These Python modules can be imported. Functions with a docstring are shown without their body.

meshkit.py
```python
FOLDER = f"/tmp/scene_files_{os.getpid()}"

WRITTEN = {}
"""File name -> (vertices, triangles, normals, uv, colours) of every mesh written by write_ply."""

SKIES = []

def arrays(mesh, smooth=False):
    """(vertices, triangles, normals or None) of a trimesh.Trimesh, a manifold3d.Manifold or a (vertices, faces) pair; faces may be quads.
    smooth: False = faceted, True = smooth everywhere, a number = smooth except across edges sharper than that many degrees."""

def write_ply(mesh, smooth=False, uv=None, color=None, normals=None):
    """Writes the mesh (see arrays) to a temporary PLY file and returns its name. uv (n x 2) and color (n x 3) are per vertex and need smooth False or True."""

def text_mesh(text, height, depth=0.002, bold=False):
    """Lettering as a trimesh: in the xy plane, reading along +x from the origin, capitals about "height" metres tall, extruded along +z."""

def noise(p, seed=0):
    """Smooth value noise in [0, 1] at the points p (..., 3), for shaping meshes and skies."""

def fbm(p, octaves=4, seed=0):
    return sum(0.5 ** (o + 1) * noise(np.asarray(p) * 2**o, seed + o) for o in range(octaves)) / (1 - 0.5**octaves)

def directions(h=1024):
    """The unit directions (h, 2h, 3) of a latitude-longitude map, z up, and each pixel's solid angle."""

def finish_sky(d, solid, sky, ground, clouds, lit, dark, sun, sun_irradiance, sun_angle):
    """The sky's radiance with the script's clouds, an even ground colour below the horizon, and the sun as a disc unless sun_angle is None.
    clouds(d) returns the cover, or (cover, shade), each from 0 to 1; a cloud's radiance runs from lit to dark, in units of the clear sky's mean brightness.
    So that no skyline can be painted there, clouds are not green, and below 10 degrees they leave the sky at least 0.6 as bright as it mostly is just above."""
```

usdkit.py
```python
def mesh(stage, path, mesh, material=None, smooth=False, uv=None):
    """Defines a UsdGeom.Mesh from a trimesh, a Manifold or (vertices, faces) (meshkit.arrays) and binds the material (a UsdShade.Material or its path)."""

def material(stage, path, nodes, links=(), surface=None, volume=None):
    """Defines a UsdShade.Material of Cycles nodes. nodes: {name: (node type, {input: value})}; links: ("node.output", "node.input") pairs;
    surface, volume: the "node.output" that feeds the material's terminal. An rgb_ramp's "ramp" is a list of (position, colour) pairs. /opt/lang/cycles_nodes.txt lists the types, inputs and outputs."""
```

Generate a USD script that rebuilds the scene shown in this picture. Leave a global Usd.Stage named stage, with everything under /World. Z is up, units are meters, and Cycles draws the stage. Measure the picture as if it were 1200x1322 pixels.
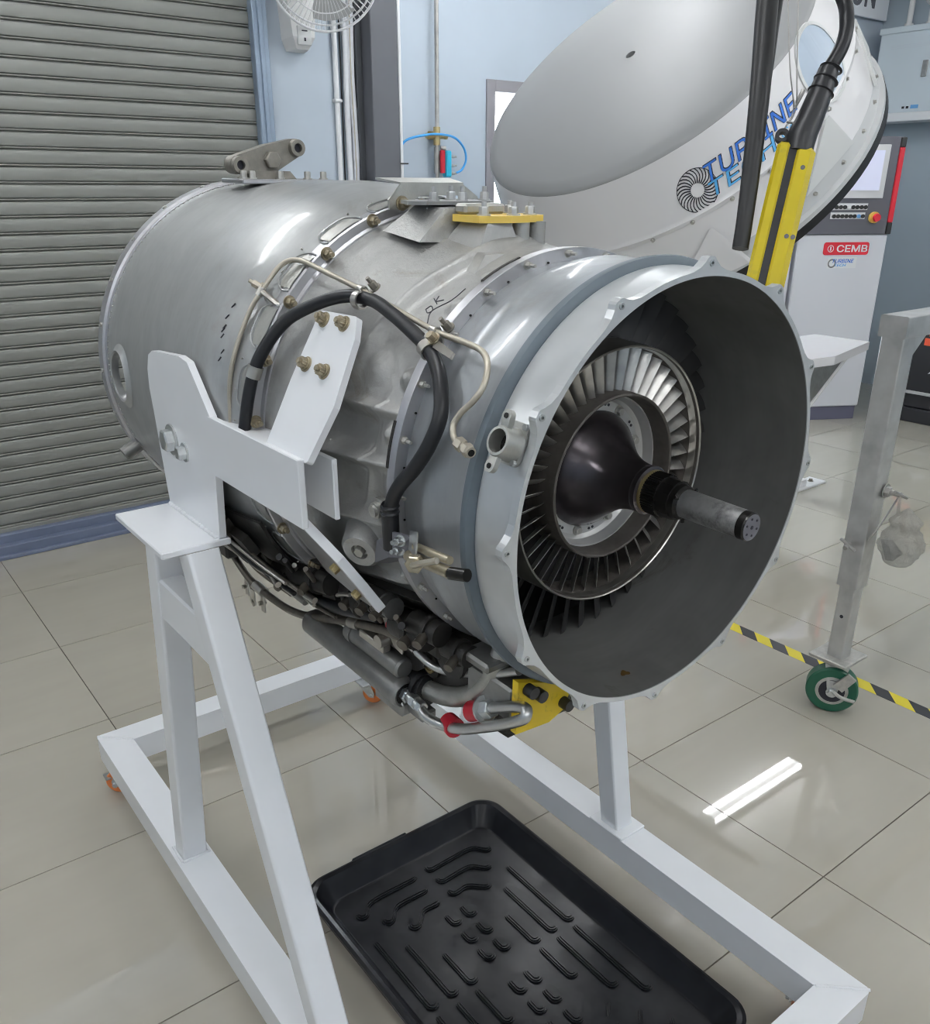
import math, random, numpy as np, trimesh, usdkit, meshkit
from pxr import Usd, UsdGeom, UsdLux, UsdShade, Gf, Sdf
from shapely.geometry import Polygon, Point, box as sbox, LineString
from shapely import affinity
from shapely.ops import unary_union

stage = Usd.Stage.CreateInMemory()
UsdGeom.SetStageUpAxis(stage, 'Z'); UsdGeom.SetStageMetersPerUnit(stage, 1.0)
UsdGeom.Xform.Define(stage, '/World'); UsdGeom.Scope.Define(stage, '/World/Looks')
rng = random.Random(7); NR = np.random.RandomState(7)
PI = math.pi
# ------------------------------------------------------------ camera
EYE = np.array([0, 0, 1.587])
FPX, PCX, PCY = 1120.6, 604.6, 712.5
CAMR = np.array([[0.814978, -0.641518, 0.001829], [-0.241651, -0.304439, -0.922075], [0.592084, 0.704036, -0.387006]])   # rows: right, down, forward (set below)
_v1 = np.array([(2180.44 - PCX) / FPX, (245.335 - PCY) / FPX, 1]); _v2 = np.array([(-332.28 - PCX) / FPX, (240.35 - PCY) / FPX, 1])
_v1 /= np.linalg.norm(_v1); _v2 /= np.linalg.norm(_v2); _v3 = np.cross(_v1, _v2); _v3 /= np.linalg.norm(_v3)
_v2 = np.cross(_v3, _v1)
CAMR = np.stack([_v1, _v2, _v3], 1)
cam = UsdGeom.Camera.Define(stage, '/World/camera')
cam.CreateProjectionAttr('perspective'); cam.CreateHorizontalApertureAttr(36.0); cam.CreateVerticalApertureAttr(36.0 * 1322 / 1200)
cam.CreateFocalLengthAttr(36.0 * FPX / 1200)
cam.CreateHorizontalApertureOffsetAttr((600 - PCX) / 1200 * 36); cam.CreateVerticalApertureOffsetAttr((PCY - 661) / 1200 * 36)
cam.CreateClippingRangeAttr(Gf.Vec2f(0.05, 200))
_m = np.eye(4); _m[0, :3] = CAMR[0]; _m[1, :3] = -CAMR[1]; _m[2, :3] = -CAMR[2]; _m[3, :3] = EYE
cam.AddTransformOp().Set(Gf.Matrix4d(_m.tolist()))
cam.CreateExposureAttr(EXPOSURE := 0.32)
# ------------------------------------------------------------ light: overcast daylight outside, fluorescent lamps inside
LAMP = 34.0
SKY = 6.0
dome = UsdLux.DomeLight.Define(stage, '/World/sky'); dome.CreateIntensityAttr(SKY); dome.CreateColorAttr(Gf.Vec3f(0.92, 0.97, 1.0))

# ------------------------------------------------------------ materials
def mat(name, nodes, links, surface='p.BSDF'):
    return usdkit.material(stage, '/World/Looks/' + name, nodes, links, surface=surface)
def pm(name, col, rough=.4, metal=0., var=.0, scale=20., bump=0., bscale=60., coat=0., rvar=0., emit=None, spec=None, aniso=None, stain=None):
    """principled with noise-driven tone, roughness and relief"""
    p = {'roughness': rough, 'metallic': metal}
    if coat: p['coat_weight'] = coat; p['coat_roughness'] = .05
    if spec is not None: p['specular_ior_level'] = spec
    n, l = {'p': ('principled_bsdf', p), 'g': ('geometry', {})}, []
    c = np.array(col, float)
    if var:
        n['n'] = ('noise_texture', {'scale': scale, 'detail': 5, 'roughness': .6})
        n['r'] = ('rgb_ramp', {'ramp': [(.25, c * (1 - var)), (.75, np.minimum(c * (1 + var), 1))]})
        l += [('g.position', 'n.vector'), ('n.fac', 'r.fac')]
        last = 'r.color'
        if stain:
            sc, s, lo, hi, colr = stain[0], 0, stain[1], stain[2], stain[3]
            n['sn'] = ('noise_texture', {'scale': sc, 'detail': 7, 'roughness': .65})
            n['sr'] = ('rgb_ramp', {'ramp': [(lo, (0, 0, 0)), (hi, (1, 1, 1))]})
            n['mx'] = ('mix_color', {'blend_type': 'mix', 'b': tuple(colr)})
            l += [('g.position', 'sn.vector'), ('sn.fac', 'sr.fac'), ('sr.color', 'mx.fac'), (last, 'mx.a')]
            last = 'mx.result'
        l += [(last, 'p.base_color')]
    else:
        p['base_color'] = tuple(c)
    if rvar:
        n['rn'] = ('noise_texture', {'scale': scale * .4 + 3, 'detail': 4})
        n['rr'] = ('map_range', {'from_min': .3, 'from_max': .7, 'to_min': max(rough - rvar, .02), 'to_max': rough + rvar})
        l += [('g.position', 'rn.vector'), ('rn.fac', 'rr.value'), ('rr.result', 'p.roughness')]
    if bump:
        n['bn'] = ('noise_texture', {'scale': bscale, 'detail': 3})
        n['b'] = ('bump', {'strength': bump, 'distance': .002})
        l += [('g.position', 'bn.vector'), ('bn.fac', 'b.height'), ('b.normal', 'p.normal')]
    if emit:
        p['emission_color'] = tuple(emit[0]); p['emission_strength'] = emit[1]
    return mat(name, n, l)
M = {}
M['inlet'] = pm('inlet_paint', (.58, .60, .61), .28, .45, .05, 9, .03, 60, rvar=.05)
M['band'] = pm('grey_blue_band', (.125, .155, .18), .5, .15, .12, 14)
M['flange'] = pm('flange_metal', (.50, .50, .52), .38, .85, .10, 14, .08, 100)
M['vane'] = pm('vane_steel', (.52, .51, .485), .36, .9, .16, 25, .05, 120, rvar=.08)
M['blade'] = pm('black_blade', (.035, .034, .034), .45, .3, .1, 20)
M['hub'] = pm('hub_dark', (.10, .09, .08), .6, .3, .3, 40, .2, 150)
M['hubring'] = pm('pale_ring', (.55, .55, .54), .4, .5, .08, 20)
M['cone'] = pm('blackened_steel', (.10, .09, .098), .24, .9, .15, 15, rvar=.06)
M['shaft'] = pm('worn_shaft', (.42, .42, .42), .42, .8, .3, 35, .1, 140, stain=(30, .5, .7, (.12, .12, .12)))
M['shaftdark'] = pm('oily_black_steel', (.03, .029, .028), .25, .7, .2, 40)
M['bolt'] = pm('cadmium_bolt', (.36, .31, .22), .42, .75, .25, 90)
M['zinc'] = pm('zinc_bolt', (.62, .64, .64), .28, .9, .12, 60)
M['gunmetal'] = pm('lug_steel', (.25, .235, .205), .5, .65, .22, 35, .2, 120)
M['pipe'] = pm('stainless_pipe', (.52, .50, .46), .3, .9, .14, 30)
M['pipebright'] = pm('bright_pipe', (.60, .60, .59), .28, .95, .08, 30)
M['pipedark'] = pm('sooty_pipe', (.14, .125, .105), .45, .6, .3, 40)
M['pipeloom'] = pm('beige_pipe', (.50, .46, .38), .4, .7, .1, 40)
M['rubber'] = pm('black_rubber', (.010, .0105, .012), .45, 0, .2, 30)
M['hose'] = pm('black_hose', (.011, .012, .015), .4, 0, .2, 60, .1, 200)
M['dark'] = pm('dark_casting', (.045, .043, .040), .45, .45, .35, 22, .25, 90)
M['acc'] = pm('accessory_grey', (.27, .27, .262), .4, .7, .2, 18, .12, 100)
M['accl'] = pm('accessory_light', (.45, .45, .42), .4, .7, .2, 24, .3, 130)
M['white'] = pm('white_enamel', (.87, .885, .91), .28, 0, .015, 12, .04, 45, coat=.3)
M['orange'] = pm('orange_wheel', (.75, .22, .06), .45)
M['yellow'] = pm('yellow_paint', (.80, .56, .02), .42, 0, .08, 18, stain=(22, .62, .72, (.35, .25, .04)))
M['yellowm'] = pm('mount_yellow', (.82, .58, .12), .4, 0, .06, 25)
M['pend'] = pm('pendant_yellow', (.56, .44, .008), .38, 0, .08, 14, stain=(25, .62, .75, (.40, .34, .03)))
M['black'] = pm('black_plastic', (.022, .023, .026), .38, 0, .1, 30)
M['tray'] = pm('tray_plastic', (.008, .0085, .011), .27, 0, .25, 10, .05, 60, rvar=.08, spec=.28)
M['red'] = pm('red_cap', (.50, .012, .03), .35, 0)
M['redstrip'] = pm('red_strip', (.72, .03, .05), .35)
M['rust'] = pm('oil_brown', (.10, .055, .012), .3, 0, .3, 90)
M['brass'] = pm('pale_brass', (.47, .42, .31), .35, .8, .2, 60)
M['gold'] = pm('gold_fitting', (.50, .40, .20), .35, .85, .15, 50)
M['wall'] = pm('pale_blue_wall', (.455, .52, .59), .55, 0, .03, 2.5, .03, 50)
M['wallr'] = pm('grey_blue_wall', (.39, .46, .51), .55, 0, .03, 2.5)
M['ceil'] = pm('white_ceiling', (.78, .78, .78), .7)
M['column'] = pm('dark_grey_column', (.115, .12, .135), .55, 0, .06, 6)
M['columnb'] = pm('darker_grey', (.055, .06, .068), .6)
M['jamb'] = pm('blue_grey_jamb', (.27, .34, .43), .4, .3, .08, 12)
M['sill'] = pm('blue_grey_sill', (.15, .18, .26), .45, .1, .1, 8)
M['slat'] = pm('shutter_steel', (.245, .25, .232), .5, .3, .05, 3, rvar=.05)
M['whitep'] = pm('white_plastic', (.78, .79, .80), .4)
M['offw'] = pm('aged_white', (.70, .70, .69), .5, 0, .04, 12)
M['foam'] = pm('foam_wrap', (.72, .74, .77), .8, 0, .04, 40, .3, 60)
M['galv'] = pm('galvanised_pipe', (.40, .39, .37), .45, .7, .2, 22)
M['bluehose'] = pm('blue_hose', (.06, .36, .78), .35)
M['cyan'] = pm('cyan_plastic', (.03, .48, .72), .35)
M['frame'] = pm('window_frame', (.30, .29, .31), .45, .3)
M['hood'] = pm('hood_white', (.77, .76, .765), .22, 0, .01, 8, coat=.4)
M['hoodg'] = pm('hood_grey', (.52, .53, .53), .35, 0, .01, 4, coat=.2)
M['hoodcap'] = pm('hood_cap_grey', (.29, .295, .295), .5, 0, .02, 2)
M['gusset'] = pm('gusset_grey', (.60, .61, .60), .4)
M['acryl'] = pm('tinted_window', (.40, .48, .57), .38, 0)
M['ink'] = pm('black_print', (.02, .02, .03), .5)
M['blue1'] = pm('blue_print', (.035, .17, .62), .4)
M['blue2'] = pm('light_blue_print', (.10, .42, .78), .4)
M['cab'] = pm('cabinet_white', (.72, .73, .77), .35, 0, .01, 5)
M['cabg'] = pm('cabinet_side', (.58, .63, .68), .4)
M['panel'] = pm('panel_grey', (.13, .13, .15), .4, 0, .04, 10)
M['plinth'] = pm('plinth', (.13, .13, .19), .45)
M['screen'] = pm('screen_glass', (.60, .62, .76), .15, emit=((.62, .64, .82), .25))
M['screenf'] = pm('screen_frame', (.66, .66, .67), .4)
M['btn'] = pm('black_button', (.03, .03, .03), .4)
M['btnstrip'] = pm('button_label', (.75, .75, .75), .5)
M['btnblue'] = pm('blue_button', (.15, .38, .70), .4)
M['ebox'] = pm('electrical_box', (.60, .67, .71), .42, 0, .01, 6)
M['sign'] = pm('sign_white', (.80, .83, .86), .4)
M['signink'] = pm('sign_ink', (.10, .10, .12), .5)
M['alu'] = pm('brushed_aluminium', (.56, .56, .55), .36, .75, .12, 12, .05, 120, rvar=.06)
M['alucast'] = pm('caster_plate', (.48, .47, .44), .45, .7, .2, 40)
M['green'] = pm('green_wheel', (.012, .11, .06), .35)
M['chest'] = pm('black_chest', (.018, .018, .022), .35)
M['chestline'] = pm('chest_trim', (.45, .45, .46), .4)
M['label'] = pm('red_label', (.80, .10, .04), .4)
M['tan'] = pm('tan_casting', (.45, .36, .22), .5, .2, .2, 20)
M['grout'] = pm('grout', (.34, .32, .28), .8)
M['tube'] = mat('lamp_tube', {'e': ('emission', {'color': (.97, .985, 1.0), 'strength': LAMP})}, [], 'e.emission')
def metal(name, col, rough, met, streak, blotch, stainc, slo, shi, bump, bsc, coat=.2, ssc=(7, 34, 7)):
    """worn sheet or cast metal: brush streaks round the axis, cloudy oxide and grease stains"""
    c = np.array(col, float)
    n = {'p': ('principled_bsdf', {'metallic': met, 'coat_weight': coat, 'coat_roughness': .10, 'coat_ior': 1.4}), 'g': ('geometry', {}),
         'mp': ('mapping', {'scale': ssc}), 's': ('noise_texture', {'scale': 1.0, 'detail': 8, 'roughness': .7}), 'b': ('noise_texture', {'scale': 5.5, 'detail': 7, 'roughness': .62, 'distortion': .8}),
         'sr': ('rgb_ramp', {'ramp': [(.3, c * (1 - streak)), (.7, np.minimum(c * (1 + streak), 1))]}),
         'br': ('rgb_ramp', {'ramp': [(.3, (1 - blotch,) * 3), (.7, (1.0, 1.0, 1.0))]}), 'm1': ('mix_color', {'blend_type': 'multiply', 'fac': 1.0}),
         'st': ('noise_texture', {'scale': 8.5, 'detail': 9, 'roughness': .7, 'distortion': 1.2}), 'str': ('rgb_ramp', {'ramp': [(slo, (0, 0, 0)), (shi, (1, 1, 1))]}),
         'm2': ('mix_color', {'blend_type': 'mix', 'b': tuple(stainc)}), 'rr': ('map_range', {'from_min': .3, 'from_max': .7, 'to_min': rough + .08, 'to_max': rough - .07}),
         'bn': ('noise_texture', {'scale': bsc, 'detail': 5, 'roughness': .65}), 'bu': ('bump', {'strength': bump, 'distance': .0025})}
    l = [('g.position', 'mp.vector'), ('mp.vector', 's.vector'), ('g.position', 'b.vector'), ('g.position', 'st.vector'), ('g.position', 'bn.vector'), ('s.fac', 'sr.fac'), ('b.fac', 'br.fac'), ('sr.color', 'm1.a'), ('br.color', 'm1.b'),
         ('st.fac', 'str.fac'), ('str.color', 'm2.fac'), ('m1.result', 'm2.a'), ('m2.result', 'p.base_color'), ('b.fac', 'rr.value'), ('rr.result', 'p.roughness'), ('bn.fac', 'bu.height'), ('bu.normal', 'p.normal')]
    return mat(name, n, l)
M['can'] = metal('sheet_metal', (.405, .415, .41), .40, .50, .07, .16, (.31, .30, .275), .56, .80, .06, 60, .42)
M['cast'] = metal('cast_metal', (.45, .45, .435), .46, .50, .06, .28, (.255, .23, .185), .55, .76, .42, 150, .22)
M['fwd'] = metal('machined_metal', (.39, .41, .425), .38, .55, .08, .22, (.30, .29, .26), .57, .8, .12, 110, .35)
M['bowl'] = metal('duct_grey', (.19, .19, .182), .38, .30, .10, .30, (.085, .08, .062), .60, .78, .08, 70, .1)
def tile_mat(name, col):
    n = {'p': ('principled_bsdf', {'roughness': .13, 'specular_ior_level': .75, 'coat_weight': .35, 'coat_roughness': .02}), 'g': ('geometry', {}),
         'mp': ('mapping', {'scale': (1.2, 5.0, 1)}), 'n': ('noise_texture', {'scale': 1.6, 'detail': 6, 'roughness': .6}),
         'r': ('rgb_ramp', {'ramp': [(.25, np.array(col) * .965), (.75, np.array(col) * 1.035)]}),
         'rn': ('noise_texture', {'scale': 5, 'detail': 4}), 'rr': ('map_range', {'from_min': .3, 'from_max': .7, 'to_min': .008, 'to_max': .022})}
    return mat(name, n, [('g.position', 'mp.vector'), ('mp.vector', 'n.vector'), ('n.fac', 'r.fac'), ('r.color', 'p.base_color'), ('g.position', 'rn.vector'), ('rn.fac', 'rr.value'), ('rr.result', 'p.roughness')])
TILE = [tile_mat('tile_%d' % i, np.array((.435, .407, .345)) * k) for i, k in enumerate((.985, 1.0, 1.015))]
M['tape'] = mat('hazard_tape', {'g': ('geometry', {}), 's': ('separate_xyz', {}), 'a': ('math', {'math_type': 'subtract'}), 'm': ('math', {'math_type': 'multiply', 'value2': 7.4}),
    'f': ('math', {'math_type': 'fraction'}), 'c': ('math', {'math_type': 'greater_than', 'value2': .5}),
    'x': ('mix_color', {'a': (.70, .58, .03), 'b': (.03, .03, .035)}), 'p': ('principled_bsdf', {'roughness': .35})},
    [('g.position', 's.vector'), ('s.y', 'a.value1'), ('s.x', 'a.value2'), ('a.value', 'm.value1'), ('m.value', 'f.value1'), ('f.value', 'c.value1'), ('c.value', 'x.fac'), ('x.result', 'p.base_color')])
M['pane'] = mat('window_pane', {'t': ('transparent_bsdf', {'color': (.95, .97, .98)}), 'g': ('glossy_bsdf', {'roughness': .02}), 'm': ('mix_closure', {'fac': .07})},
    [('t.BSDF', 'm.closure1'), ('g.BSDF', 'm.closure2')], 'm.closure')
M['bag'] = mat('clear_plastic', {'t': ('transparent_bsdf', {'color': (.9, .9, .88)}), 'g': ('principled_bsdf', {'base_color': (.62, .61, .57), 'roughness': .18}), 'm': ('mix_closure', {'fac': .45}),
    'ge': ('geometry', {}), 'n': ('noise_texture', {'scale': 48, 'detail': 5, 'roughness': .7, 'distortion': 1.5}), 'b': ('bump', {'strength': 1.0, 'distance': .012})},
    [('ge.position', 'n.vector'), ('n.fac', 'b.height'), ('b.normal', 'g.normal'), ('t.BSDF', 'm.closure1'), ('g.BSDF', 'm.closure2')], 'm.closure')

# ------------------------------------------------------------ scene helpers
class T:
    def __init__(s, path, org, prim): s.path, s.org, s.prim = path, np.array(org, float), prim
used = {}
def numbered(base, name):
    k = base + '/' + name; i = used.get(k, 0); used[k] = i + 1
    return k if i == 0 else '%s_%03d' % (k, i)
def tag(prim, label=None, cat=None, group=None, kind=None):
    for k, v in (('label', label), ('category', cat), ('group', group), ('kind', kind)):
        if v: prim.SetCustomDataByKey(k, v)
def thing(name, label, cat=None, loc=(0, 0, 0), group=None, kind=None):
    p = numbered('/World', name); x = UsdGeom.Xform.Define(stage, p); x.AddTranslateOp().Set(Gf.Vec3d(*map(float, loc)))
    tag(x.GetPrim(), label, cat, group, kind); return T(p, loc, x.GetPrim())
def part(par, name, mesh, m, smooth=False, label=None, kind=None):
    if isinstance(mesh, list): mesh = trimesh.util.concatenate(mesh)
    v = np.array(mesh.vertices) - par.org
    p = numbered(par.path, name)
    pr = usdkit.mesh(stage, p, trimesh.Trimesh(v, mesh.faces, process=False), M[m] if isinstance(m, str) else m, smooth=smooth).GetPrim()
    tag(pr, label, None, None, kind); return T(p, par.org, pr)
def single(name, mesh, m, label, cat=None, group=None, kind=None, smooth=False):
    """a thing that is one mesh"""
    if isinstance(mesh, list): mesh = trimesh.util.concatenate(mesh)
    p = numbered('/World', name); c = (mesh.bounds[0] + mesh.bounds[1]) / 2; c[2] = mesh.bounds[0][2]
    pr = usdkit.mesh(stage, p, trimesh.Trimesh(mesh.vertices - c, mesh.faces, process=False), M[m] if isinstance(m, str) else m, smooth=smooth)
    UsdGeom.Xformable(pr).AddTranslateOp().Set(Gf.Vec3d(*map(float, c)))
    tag(pr.GetPrim(), label, cat, group, kind); return T(p, c, pr.GetPrim())
# ------------------------------------------------------------ mesh helpers
def V(*a): return np.array(a, float)
def nrm(a): a = np.array(a, float); return a / np.linalg.norm(a)
def bx(lo, hi, bev=0):
    lo, hi = np.minimum(lo, hi).astype(float), np.maximum(lo, hi).astype(float)
    if bev:
        pts = []
        s = (hi - lo) / 2; c = (hi + lo) / 2; bev = min(bev, s.min() * .49)
        for sx in (-1, 1):
            for sy in (-1, 1):
                for sz in (-1, 1):
                    for k in range(3):
                        d = s - bev; d = d.copy(); d[k] = s[k]
                        pts.append(c + V(sx, sy, sz) * d)
        return trimesh.convex.convex_hull(np.array(pts))
    m = trimesh.creation.box(hi - lo); m.apply_translation((hi + lo) / 2); return m
def frame3(d, up=None):
    d = nrm(d); a = V(0, 0, 1) if abs(d[2]) < .9 else V(1, 0, 0)
    if up is not None: a = np.array(up, float)
    u = nrm(np.cross(a, d)); return u, np.cross(d, u), d
def smoothpath(P_, per=8, closed=False):
    P_ = np.array(P_, float)
    if len(P_) < 3: return P_
    Q = np.vstack([2 * P_[0] - P_[1], P_, 2 * P_[-1] - P_[-2]]); out = []
    for i in range(1, len(Q) - 2):
        for t in np.linspace(0, 1, per, endpoint=False):
            a, b, c, d = Q[i - 1], Q[i], Q[i + 1], Q[i + 2]
            out.append(.5 * (2 * b + (c - a) * t + (2 * a - 5 * b + 4 * c - d) * t * t + (3 * b - a - 3 * c + d) * t ** 3))
    return np.array(out + [P_[-1]])
def tube(P_, r, n=10, per=8, smooth=True, inner=None):
    p = smoothpath(P_, per) if smooth else np.array(P_, float)
    rr = np.interp(np.linspace(0, 1, len(p)), np.linspace(0, 1, len(r)), r) if np.ndim(r) else np.full(len(p), r)
    t = np.gradient(p, axis=0); t /= np.linalg.norm(t, axis=1, keepdims=True) + 1e-12
    u = frame3(t[0])[0]; vs = []
    ang = np.arange(n) * 2 * PI / n
    for i in range(len(p)):
        u = u - t[i] * (u @ t[i]); u /= np.linalg.norm(u); w = np.cross(t[i], u)
        vs.append(p[i] + rr[i] * (np.cos(ang)[:, None] * u + np.sin(ang)[:, None] * w))
    k = len(p); v = np.vstack(vs + [p[:1], p[-1:]]); f = []
    for i in range(k - 1):
        for j in range(n):
            a, b = i * n + j, i * n + (j + 1) % n; f += [(a, b, b + n), (a, b + n, a + n)]
    for j in range(n):
        f += [(k * n, (j + 1) % n, j), (k * n + 1, (k - 1) * n + j, (k - 1) * n + (j + 1) % n)]
    return trimesh.Trimesh(v, np.array(f), process=False)
def cyl(a, b, r, n=20, r2=None): return tube([a, b], [r, r if r2 is None else r2], n, smooth=False)
def lathe3(prof, o, d, n=48, up=None, a0=0, a1=360, close=False):
    """revolve (h, r) about the axis o + d h; close joins the profile to a ring solid"""
    u, w, d = frame3(d, up); prof = list(prof) + ([prof[0]] if close else [])
    full = abs(a1 - a0) >= 360; A = np.radians(np.linspace(a0, a1, n + 1)); A = A[:-1] if full else A
    v = np.vstack([o + d * h + r * (np.cos(A)[:, None] * u + np.sin(A)[:, None] * w) for h, r in prof]); m = len(A); f = []
    for i in range(len(prof) - 1):
        for j in range(m if full else m - 1):
            a, b = i * m + j, i * m + (j + 1) % m; f += [(a, b, b + m), (a, b + m, a + m)]
    return trimesh.Trimesh(v, np.array(f), process=False)
def extr(poly, o, u, v, h):
    """shapely polygon in the u, v plane at o, extruded h along u x v"""
    m = []
    for g in getattr(poly, 'geoms', [poly]):
        e = trimesh.creation.extrude_polygon(g, h, engine='earcut'); X = np.array(e.vertices)
        w = np.cross(u, v); e.vertices = o + X[:, :1] * u + X[:, 1:2] * v + X[:, 2:] * w; m.append(e)
    return trimesh.util.concatenate(m)
def rrect(w, h, r, n=6): return sbox(-w / 2 + r, -h / 2 + r, w / 2 - r, h / 2 - r).buffer(r, quad_segs=n)
def hexbolt(p, d, af, hh, washer=True, stud=None, twelve=False):
    """bolt head standing on p and pointing along d; af = half width"""
    u, w, d = frame3(d); m = []
    if washer: m.append(cyl(p, p + d * hh * .22, af * 1.38, 18))
    n = 6; b = p + d * (hh * .22 if washer else 0)
    A = np.arange(6) * PI / 3
    if twelve:
        m.append(cyl(b, b + d * hh * .25, af * 1.15, 18))
        pts = [(af * (1.0 if i % 2 else .82) * math.cos(i * PI / 12), af * (1.0 if i % 2 else .82) * math.sin(i * PI / 12)) for i in range(24)]
        m.append(extr(Polygon(pts), b + d * hh * .2, u, w, hh * .8))
    else:
        top = b + d * hh
        ring = lambda s, h: np.array([b + d * h + af * s * (math.cos(a) * u + math.sin(a) * w) for a in A])
        m.append(trimesh.convex.convex_hull(np.vstack([ring(1, 0), ring(1, hh * .85), ring(.86, hh)])))
    if stud: m.append(cyl(b + d * hh * .5, b + d * (hh + stud), af * .52, 10))
    return trimesh.util.concatenate(m)
def rotm(m, ang, ax, pt): m = m.copy(); m.apply_transform(trimesh.transformations.rotation_matrix(ang, ax, pt)); return m
# ============================================================ THE ROOM
X0, X1, Y0, YB, ZC = -3.2, 7.45, -3.6, 4.3, 3.15
def setting(name, mesh, m, label, **k): return single(name, mesh, m, label, kind='structure', **k)
# floor: a bed with one mesh per tile on it
fl = thing('floor', 'polished beige square floor tiles with thin dark joints', kind='structure')
part(fl, 'bed', bx((X0 - .2, Y0 - .2, -.12), (X1 + .2, YB + .4, -.0105)), 'grout')
G = .0016; TX, TY = .534, .793
hid = []
for i in range(-7, 13):
    for j in range(-8, 7):
        lo = V(TX + .6 * i, TY + .6 * j, -.0105); hi = lo + V(.6, .6, .0105)
        a = np.maximum(lo[:2], (X0, Y0)); b = np.minimum(hi[:2], (X1, YB + .02))
        if (b - a).min() < .02: continue
        t = bx((a[0] + G, a[1] + G, lo[2]), (b[0] - G, b[1] - G, 0))
        if i >= -2 and j >= -1: part(fl, 'tile', t, TILE[(i * 7 + j * 3) % 3])
        else: hid.append(t)
part(fl, 'tile_field', hid, TILE[1], kind='stuff')
# walls
WT = .16
DX0, DX1, DZ = -1.6, 2.045, 2.75           # shutter opening
WX0, WX1, WZ0, WZ1 = 3.435, 4.35, .95, 2.148   # window opening
setting('wall_back', [bx((X0, YB, 0), (DX0, YB + WT, ZC)), bx((DX0, YB, DZ), (DX1 + .07, YB + WT, ZC)), bx((DX1, YB, 0), (WX0, YB + WT, ZC)),
        bx((WX0, YB, 0), (WX1, YB + WT, WZ0)), bx((WX0, YB, WZ1), (WX1, YB + WT, ZC)), bx((WX1, YB, 0), (X1, YB + WT, ZC))], 'wall', 'pale blue painted back wall with a roller shutter and a narrow window')
setting('wall_right', bx((X1, Y0, 0), (X1 + WT, YB + WT, ZC)), 'wallr', 'grey blue painted wall behind the white control cabinet')
setting('wall_left', bx((X0 - WT, Y0, 0), (X0, YB + WT, ZC)), 'wall', 'pale blue painted side wall')
setting('wall_front', bx((X0, Y0 - WT, 0), (X1, Y0, ZC)), 'wall', 'pale blue painted front wall')
setting('ceiling', bx((X0, Y0, ZC), (X1, YB + WT, ZC + .1)), 'ceil', 'white workshop ceiling')
# roller shutter: every slat its own mesh
dr = thing('door_1', 'grey steel roller shutter with horizontal slats', loc=(.2, YB, .1), kind='structure')
SP = .0672; z = .118; k = 0
def slat_mesh(z):
    c = [(-.0004, .022), (-.0004, .013), (.003, .0125), (.0042, .001), (.0070, -.001), (.0100, .001), (.0112, .011), (.0135, .0105), (.0150, .001), (.022, -.0015), (.044, -.003), (.060, -.0015), (.0648, .002), (.0666, .012), (.0672, .022)]
    lx, rx = DX0 - .01, DX1 + .01; v = []
    for x in (lx, rx):
        v += [(x, YB + .012 + d, z + h) for h, d in c]
    n = len(c); f = []
    for i in range(n):
        a, b = i, (i + 1) % n; f += [(a, b, b + n), (a, b + n, a + n)]
    for i in range(1, n - 1): f += [(0, i, i + 1), (n, n + i + 1, n + i)]
    return trimesh.Trimesh(np.array(v), np.array(f), process=False)
while z < DZ:
    part(dr, 'slat', slat_mesh(z), 'slat', smooth=35); z += SP
part(dr, 'bottom_rail', bx((DX0, YB + .004, .092), (DX1, YB + .03, .117), .003), 'slat')
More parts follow.
